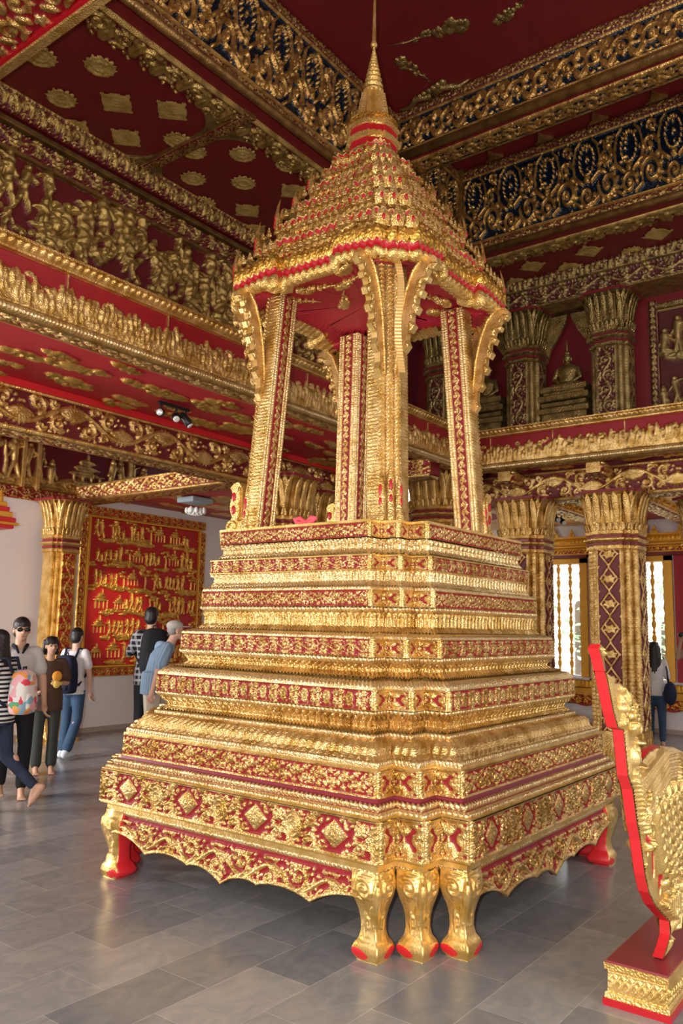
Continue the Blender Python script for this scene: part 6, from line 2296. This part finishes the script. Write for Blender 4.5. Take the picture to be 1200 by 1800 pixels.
    def trousers(s, m, hemw=.055, name='trousers'):
        J = s.J; b = MB()
        pe = Vector(J['pel'])
        rings = []
        for zz, rx, ry in ((-.13, .11, .155), (-.05, .125, .168), (.04, .12, .165), (.09, .112, .155)):
            rings.append([s.P((pe.x + rx * s.slim * math.cos(a), pe.y + ry * s.slim * math.sin(a), pe.z + zz)) for a in np.linspace(0, 2 * PI, 19)[:-1]])
        b.loft(rings)
        for q in 'LR':
            h, k, a = (Vector(J[w_ + q]) for w_ in ('hip', 'kne', 'ank'))
            s.c(b, h + Vector((0, 0, -.02)), k, .094, .066); s.c(b, k, a + (k - a) * .08, .066, hemw)
        return remesh(b.build(name, m, s.t), .012, 3)
    def hair(s, style='short', m=None):
        T = s.turn; Hd = s.Hd; b = MB(); m = m or HAIRM
        s.e(b, Hd(-.012, 0, .046), (.099, .083, .086), T)
        s.e(b, Hd(-.045, 0, -.005), (.066, .080, .085), T)
        if style == 'short':
            for k in range(0):
                a = -.9 + 1.8 * k / 15
                s.c(b, Hd(.01, a * .06, .112), Hd(.074 - abs(a) * .03, a * .072, .070), .022, .012, 7)
        if style in ('fringe', 'long'):
            for k in range(18):
                a = -1 + 2 * k / 17
                s.c(b, Hd(.0, a * .055, .105), Hd(.078 - .03 * a * a, a * .066, .050), .020, .011, 7)
                s.c(b, Hd(.078 - .03 * a * a, a * .066, .055), Hd(.084 - .035 * a * a, a * .068, .030), .010, .006, 7)
            for q in (-1, 1):
                s.c(b, Hd(.03, q * .074, .05), Hd(.02, q * .084, -.05), .018, .012, 7)
        if style == 'long':
            for k in range(15):
                a = -1 + 2 * k / 14
                s.c(b, Hd(-.07 + .05 * a * a, a * .072, .03), Hd(-.105 + .04 * a * a, a * .085, -.16), .030, .028, 8)
                s.c(b, Hd(-.105 + .04 * a * a, a * .085, -.16), Hd(-.115 + .03 * a * a, a * .080, -.36 - .03 * math.sin(k * 2)), .028, .010, 8)
        if style == 'bob':
            for k in range(18):
                a = PI * .55 + k / 17 * PI * .9
                s.c(b, Hd(.07 * math.cos(a) - .01, .078 * math.sin(a), .06), Hd(.085 * math.cos(a) - .01, .095 * math.sin(a), -.10), .028, .016, 8)
            for k in range(18):
                a = -1 + 2 * k / 17
                s.c(b, Hd(.0, a * .055, .105), Hd(.078 - .03 * a * a, a * .066, .045), .020, .010, 7)
        return remesh(b.build('hair', m, s.t), .009, 1)

def pack(p, m, label, cat_group=None, size=(.11, .17, .24), off=-.20, z=1.16, mstrap=None, extra=True, tilt=0):
    """backpack worn by p: a thing of its own"""
    s = p
    t = thing('backpack', label, 'backpack', s.P((off, 0, z)))
    b = MB()
    rings = []
    for zz, f in ((-1, .72), (-.94, .92), (-.6, 1.02), (0, 1.0), (.5, .93), (.8, .80), (.95, .58), (1.0, .3)):
        rings.append([s.P((off + size[0] * f * (abs(math.cos(a)) ** .6) * (1 if math.cos(a) > 0 else -1), size[1] * f * (abs(math.sin(a)) ** .6) * (1 if math.sin(a) > 0 else -1), z + size[2] * zz)) for a in np.linspace(0, 2 * PI, 25)[:-1]])
    b.loft(rings)
    b.build('bag_body', m, t)
    b = MB()
    rings = []
    for zz, f in ((-.85, .7), (-.78, .9), (-.4, .95), (-.1, .88), (-.02, .6)):
        rings.append([s.P((off - size[0] * .72 + size[0] * .5 * f * (abs(math.cos(a)) ** .6) * (1 if math.cos(a) > 0 else -1), size[1] * .8 * f * (abs(math.sin(a)) ** .6) * (1 if math.sin(a) > 0 else -1), z + size[2] * zz)) for a in np.linspace(0, 2 * PI, 21)[:-1]])
    b.loft(rings)
    b.build('front_pocket', m, t)
    for q in (-1, 1):
        b = MB()
        b.tube([s.P((off + size[0] * .8, q * size[1] * .5, z + size[2] * .85)), s.P((off + .13, q * .10, 1.435)), s.P((.04, q * .11, 1.425)), s.P((.135, q * .13, 1.33)), s.P((.12, q * .15, 1.15)), s.P((off + size[0], q * size[1] * .85, z - size[2] * .6))], [.016 * s.k] * 6, 8)
        b.build('shoulder_strap', mstrap or m, t)
    b = MB()
    b.tube([s.P((off, -.03, z + size[2] * .97)), s.P((off, -.03, z + size[2] * 1.1)), s.P((off, .03, z + size[2] * 1.1)), s.P((off, .03, z + size[2] * .97))], .008, 6)
    b.build('grab_loop', mstrap or m, t)
    return t

def floral(name):
    m = mat(name, (.8, .74, .7), .7)
    nt = m.node_tree; Lk = nt.links
    tc = nt.nodes.new('ShaderNodeTexCoord'); v = nt.nodes.new('ShaderNodeTexVoronoi'); v.inputs['Scale'].default_value = 17
    nz = nt.nodes.new('ShaderNodeTexNoise'); nz.inputs['Scale'].default_value = 9
    mv = nt.nodes.new('ShaderNodeMixRGB'); mv.inputs[0].default_value = .12
    Lk.new(tc.outputs['Object'], mv.inputs[1]); Lk.new(nz.outputs['Color'], mv.inputs[2]); Lk.new(mv.outputs[0], v.inputs['Vector'])
    Lk.new(tc.outputs['Object'], nz.inputs['Vector'])
    hs = nt.nodes.new('ShaderNodeSeparateColor'); Lk.new(v.outputs['Color'], hs.inputs[0])
    rp = nt.nodes.new('ShaderNodeValToRGB'); rp.color_ramp.interpolation = 'CONSTANT'
    cols = [(0, (.80, .76, .74)), (.28, (.75, .06, .10)), (.42, (.85, .45, .48)), (.56, (.82, .80, .76)), (.68, (.10, .35, .16)), (.76, (.85, .35, .08)), (.86, (.25, .45, .60)), (.93, (.85, .80, .78))]
    el = rp.color_ramp.elements
    el[0].position = 0; el[0].color = (*cols[0][1], 1); el[1].position = cols[1][0]; el[1].color = (*cols[1][1], 1)
    for p_, c_ in cols[2:]:
        e = el.new(p_); e.color = (*c_, 1)
    Lk.new(hs.outputs[0], rp.inputs[0]); Lk.new(rp.outputs[0], nt.nodes['Principled BSDF'].inputs['Base Color'])
    return m

BLK = cloth('black_cloth', (.018, .018, .022)); NAVY = cloth('navy_cloth', (.02, .025, .05))
JEAN = cloth('blue_denim', (.045, .085, .15), var=.3); JEAND = cloth('dark_denim', (.03, .04, .07), var=.3)
WHT = cloth('white_cloth', (.72, .70, .70)); BRN = cloth('brown_cloth', (.09, .05, .035)); DKG = cloth('dark_grey_cloth', (.05, .055, .05))

def face_to(x, y, tx, ty): return math.atan2(ty - y, tx - x)

# man with sunglasses, facing the camera
p = Person('man in sunglasses and pale grey shirt, walking forward at the left', 4.34, 7.08, face_to(4.34, 7.08, .9, .5), 1.66)
p.set(kneL=(.06, .10, .50), ankL=(-.02, .10, .09), kneR=(.10, -.09, .52), ankR=(-.10, -.09, .12), elL=(-.02, .23, 1.12), wrL=(.06, .25, .88), elR=(-.05, -.23, 1.12), wrR=(.0, -.25, .88))
p.turn = .12
p.body(SKIN); p.hair('short'); p.shirt(cloth('pale_grey_cloth', (.50, .48, .48)), .5); p.trousers(BLK)
b = MB(); p.c(b, (.055, -.045, 1.425), (.095, -.02, 1.37), .016, .010); p.c(b, (.055, .045, 1.425), (.095, .02, 1.37), .016, .010); p.c(b, (.055, -.045, 1.425), (-.02, -.065, 1.44), .015, .018); p.c(b, (.055, .045, 1.425), (-.02, .065, 1.44), .015, .018)
b.build('dark_collar', BLK, p.t)
g = thing('sunglasses', 'dark sunglasses worn by the man at the left edge', 'sunglasses', p.P((.1, 0, 1.59)))
for q in (-1, 1):
    b = MB(); p.e(b, p.Hd(.094, q * .034, .004), (.008, .028, .020), p.turn); b.build('lens', mat('dark_lens', (.01, .01, .012), .08), g)
    b = MB(); p.c(b, p.Hd(.088, q * .060, .012), p.Hd(.0, q * .082, .006), .003, .003, 6); b.build('temple', BLACK, g)
b = MB(); p.c(b, p.Hd(.099, -.010, .012), p.Hd(.099, .010, .012), .003, .003, 6); b.build('bridge', BLACK, g)

# woman in the striped top with the floral backpack, cut by the left edge
p = Person('woman in black and white striped top, cut by the left edge', 3.97, 6.72, 2.15, 1.55)
p.set(kneL=(.20, .09, .52), ankL=(.22, .09, .10), kneR=(-.05, -.09, .50), ankR=(-.36, -.09, .22), elR=(.02, -.23, 1.14), wrR=(.16, -.20, 1.0), elL=(.02, .23, 1.14), wrL=(.18, .16, 1.0), waist=(.02, 0, 1.08), chest=(.03, 0, 1.27), neck=(.05, 0, 1.42), head=(.07, 0, 1.58))
p.body(SKIN, pitR=-.9); p.hair('long'); p.shirt(stripes('striped_knit', (.02, .02, .025), (.72, .70, .70), 26), 1.2); p.trousers(JEAND, .05)
pack(p, floral('floral_fabric'), 'pink, red and green floral backpack on the woman at the left edge', size=(.10, .16, .21), off=-.215, z=1.12, mstrap=NAVY)

# child in brown
p = Person('child in a brown short-sleeved shirt holding an orange toy, left', 5.26, 7.97, face_to(5.26, 7.97, 1.2, .4), 1.46)
p.set(elR=(-.02, -.24, 1.12), wrR=(.12, -.15, 1.0), elL=(-.01, .22, 1.12), wrL=(.16, .10, 1.12))
p.turn = .25
p.body(SKIN, curlL=1.0, curlR=1.0, handL=(.5, -.4, .5), handR=(.6, .6, .2)); p.hair('bob'); p.shirt(BRN, .55, hem=-.16, g=.03); p.trousers(DKG, .07)
t = thing('toy', 'small orange and yellow toy held up by the child in brown', 'toy', p.P((.24, .10, 1.14)))
b = MB(); p.e(b, (.25, .07, 1.22), (.05, .06, .065)); b.build('toy_head', mat('orange_plush', (.85, .38, .04), .8, bump=.5, bscale=80), t)
b = MB(); p.e(b, (.24, .07, 1.12), (.04, .045, .05)); p.e(b, (.24, .11, 1.13), (.02, .03, .02)); p.e(b, (.24, .03, 1.13), (.02, .03, .02)); b.build('toy_body', mat('yellow_plush', (.85, .6, .15), .8), t)
b = MB(); b.tube([p.P((.17, -.10, 1.0)), p.P((.14, -.17, .93)), p.P((.10, -.25, .86)), p.P((.12, -.33, .80))], .006, 6)
tag(b.build('strap_cord', BLACK), 'thin dark cord hanging from the hand of the child in brown', 'cord')

# person behind with navy backpack
p = Person('person in white top and jeans behind the child, facing away', 6.06, 8.66, face_to(6.06, 8.66, 9, 12) - .5, 1.55)
p.set(ankR=(-.2, -.09, .12), kneR=(.0, -.09, .5), elR=(.0, -.23, 1.12), elL=(.0, .23, 1.12))
p.body(SKIN2); p.hair('short'); p.shirt(WHT, .5); p.trousers(JEAN, .07)
pack(p, NAVY, 'navy blue backpack on the person behind the child in brown', size=(.11, .16, .25), off=-.20, z=1.10)
b = MB()
for q in ('L', 'R'):
    b2 = MB(); p.foot(b2, p.J['ank' + q], 0, 0, .008); b2.build('shoe', cloth('pale_shoe', (.6, .65, .72)), p.t)

# man in the plaid shirt with a black backpack, turned away towards the mural
p = Person('man in black and white plaid shirt seen from behind, left of the throne', 6.90, 8.27, face_to(6.90, 8.27, 8.4, 11.2), 1.83)
p.set(elL=(.10, .22, 1.16), wrL=(.26, .12, 1.22), elR=(.10, -.22, 1.16), wrR=(.26, -.10, 1.25))
p.turn = -.5
p.body(SKIN); p.hair('short'); p.shirt(stripes('plaid_cloth', (.02, .02, .03), (.30, .31, .33), 14, 2, .6, (.42, .42, .42)), 1.2, hem=-.14, g=.022); p.trousers(BLK, .06)
pk = pack(p, BLK, 'black backpack with small white emblem on the man in plaid', size=(.12, .16, .26), off=-.21, z=1.20)
b = MB(); p.e(b, (-.375, 0, 1.13), (.006, .034, .016)); b.build('emblem', mat('white_emblem', (.85, .88, .92), .3), pk)

# older man with a cap in the blue checked shirt
p = Person('older man in a pale cap and light blue striped shirt bending towards the throne', 6.45, 7.66, face_to(6.45, 7.66, 8.6, 6.6) , 1.72)
p.set(waist=(.03, 0, 1.07), chest=(.09, 0, 1.25), neck=(.17, 0, 1.39), head=(.25, 0, 1.53), shL=(.11, .17, 1.345), shR=(.11, -.17, 1.345), elR=(.0, -.23, 1.08), wrR=(-.06, -.24, .84), elL=(.12, .22, 1.08), wrL=(.22, .20, .88))
p.body(SKIN2); p.shirt(stripes('blue_check_cloth', (.19, .30, .44), (.30, .42, .55), 30, 1, .5), .6, hem=-.14, g=.024); p.trousers(cloth('khaki_cloth', (.50, .44, .34)), .065)
b = MB(); p.e(b, p.Hd(-.035, 0, .01), (.070, .078, .07)); remesh(b.build('hair', mat('grey_hair', (.30, .28, .27), .6), p.t), .01)
g = thing('cap', 'pale grey cap on the older man left of the throne', 'cap', p.P((.25, 0, 1.62)))
b = MB(); p.e(b, p.Hd(-.015, 0, .062), (.104, .088, .066)); b.build('crown', cloth('cap_cloth', (.50, .47, .43)), g)
b = MB(); p.e(b, p.Hd(.115, 0, .050), (.085, .068, .010)); b.build('peak', bpy.data.materials['cap_cloth'], g)

# woman in white at the right
p = Person('woman with long black hair, white top and jeans at the right window', 12.35, 3.52, face_to(12.35, 3.52, 13.8, 3.9), 1.50)
p.set(elL=(.06, .20, 1.13), wrL=(.24, .10, 1.20), elR=(.06, -.20, 1.13), wrR=(.24, -.08, 1.22))
p.slim = .86
p.body(SKIN, curlL=.9, curlR=.9); p.hair('long'); p.shirt(WHT, 1.2, g=.012); p.trousers(JEAN, .05)
t = thing('handbag', 'dark shoulder bag on the right side of the woman in white', 'bag', p.P((-.08, -.24, .80)))
b = MB(); b.ell(p.P((-.10, -.23, .88)), (.13, .09, .17), rot=p.R(), seg=14, rg=10); b.build('bag_body', NAVY, t)
b = MB(); b.tube([p.P((-.10, -.2, 1.03)), p.P((-.05, -.19, 1.25)), p.P((0, -.14, 1.45)), p.P((.04, -.17, 1.25)), p.P((-.04, -.22, 1.03))], .01, 6); b.build('bag_strap', NAVY, t)
b = MB(); b.box(-.005, -.035, -.06, .005, .035, .06)
q = p.P((.33, .02, 1.28)); b.v = [np.array(v_) + np.array(q) for v_ in b.v]
tag(b.build('phone', BLACK), 'dark phone held up by the woman in white', 'phone')

# man with a camera at the right edge
p = Person('man raising a black camera, half cut by the right edge', 13.15, 3.12, face_to(13.15, 3.12, 11.2, 4.4), 1.72)
p.set(elL=(.20, .18, 1.25), wrL=(.22, .07, 1.52), elR=(.20, -.18, 1.25), wrR=(.22, -.07, 1.52))
p.body(SKIN, curlL=1.1, curlR=1.1, handL=(.2, -.3, .9), handR=(.2, .3, .9)); p.hair('short'); p.shirt(cloth('dusty_pink_cloth', (.45, .25, .22)), .5); p.trousers(DKG)
g = thing('camera', 'black camera held to the face of the man at the right edge', 'camera', p.P((.2, 0, 1.6)))
b = MB(); b.ell(p.P((.17, 0, 1.60)), (.04, .07, .045), rot=p.R(), seg=8, rg=6); b.build('camera_body', BLACK, g)
b = MB(); b.cone(p.P((.20, 0, 1.60)), p.P((.29, 0, 1.60)), .034, .038, 14); b.build('lens_barrel', BLACK, g)
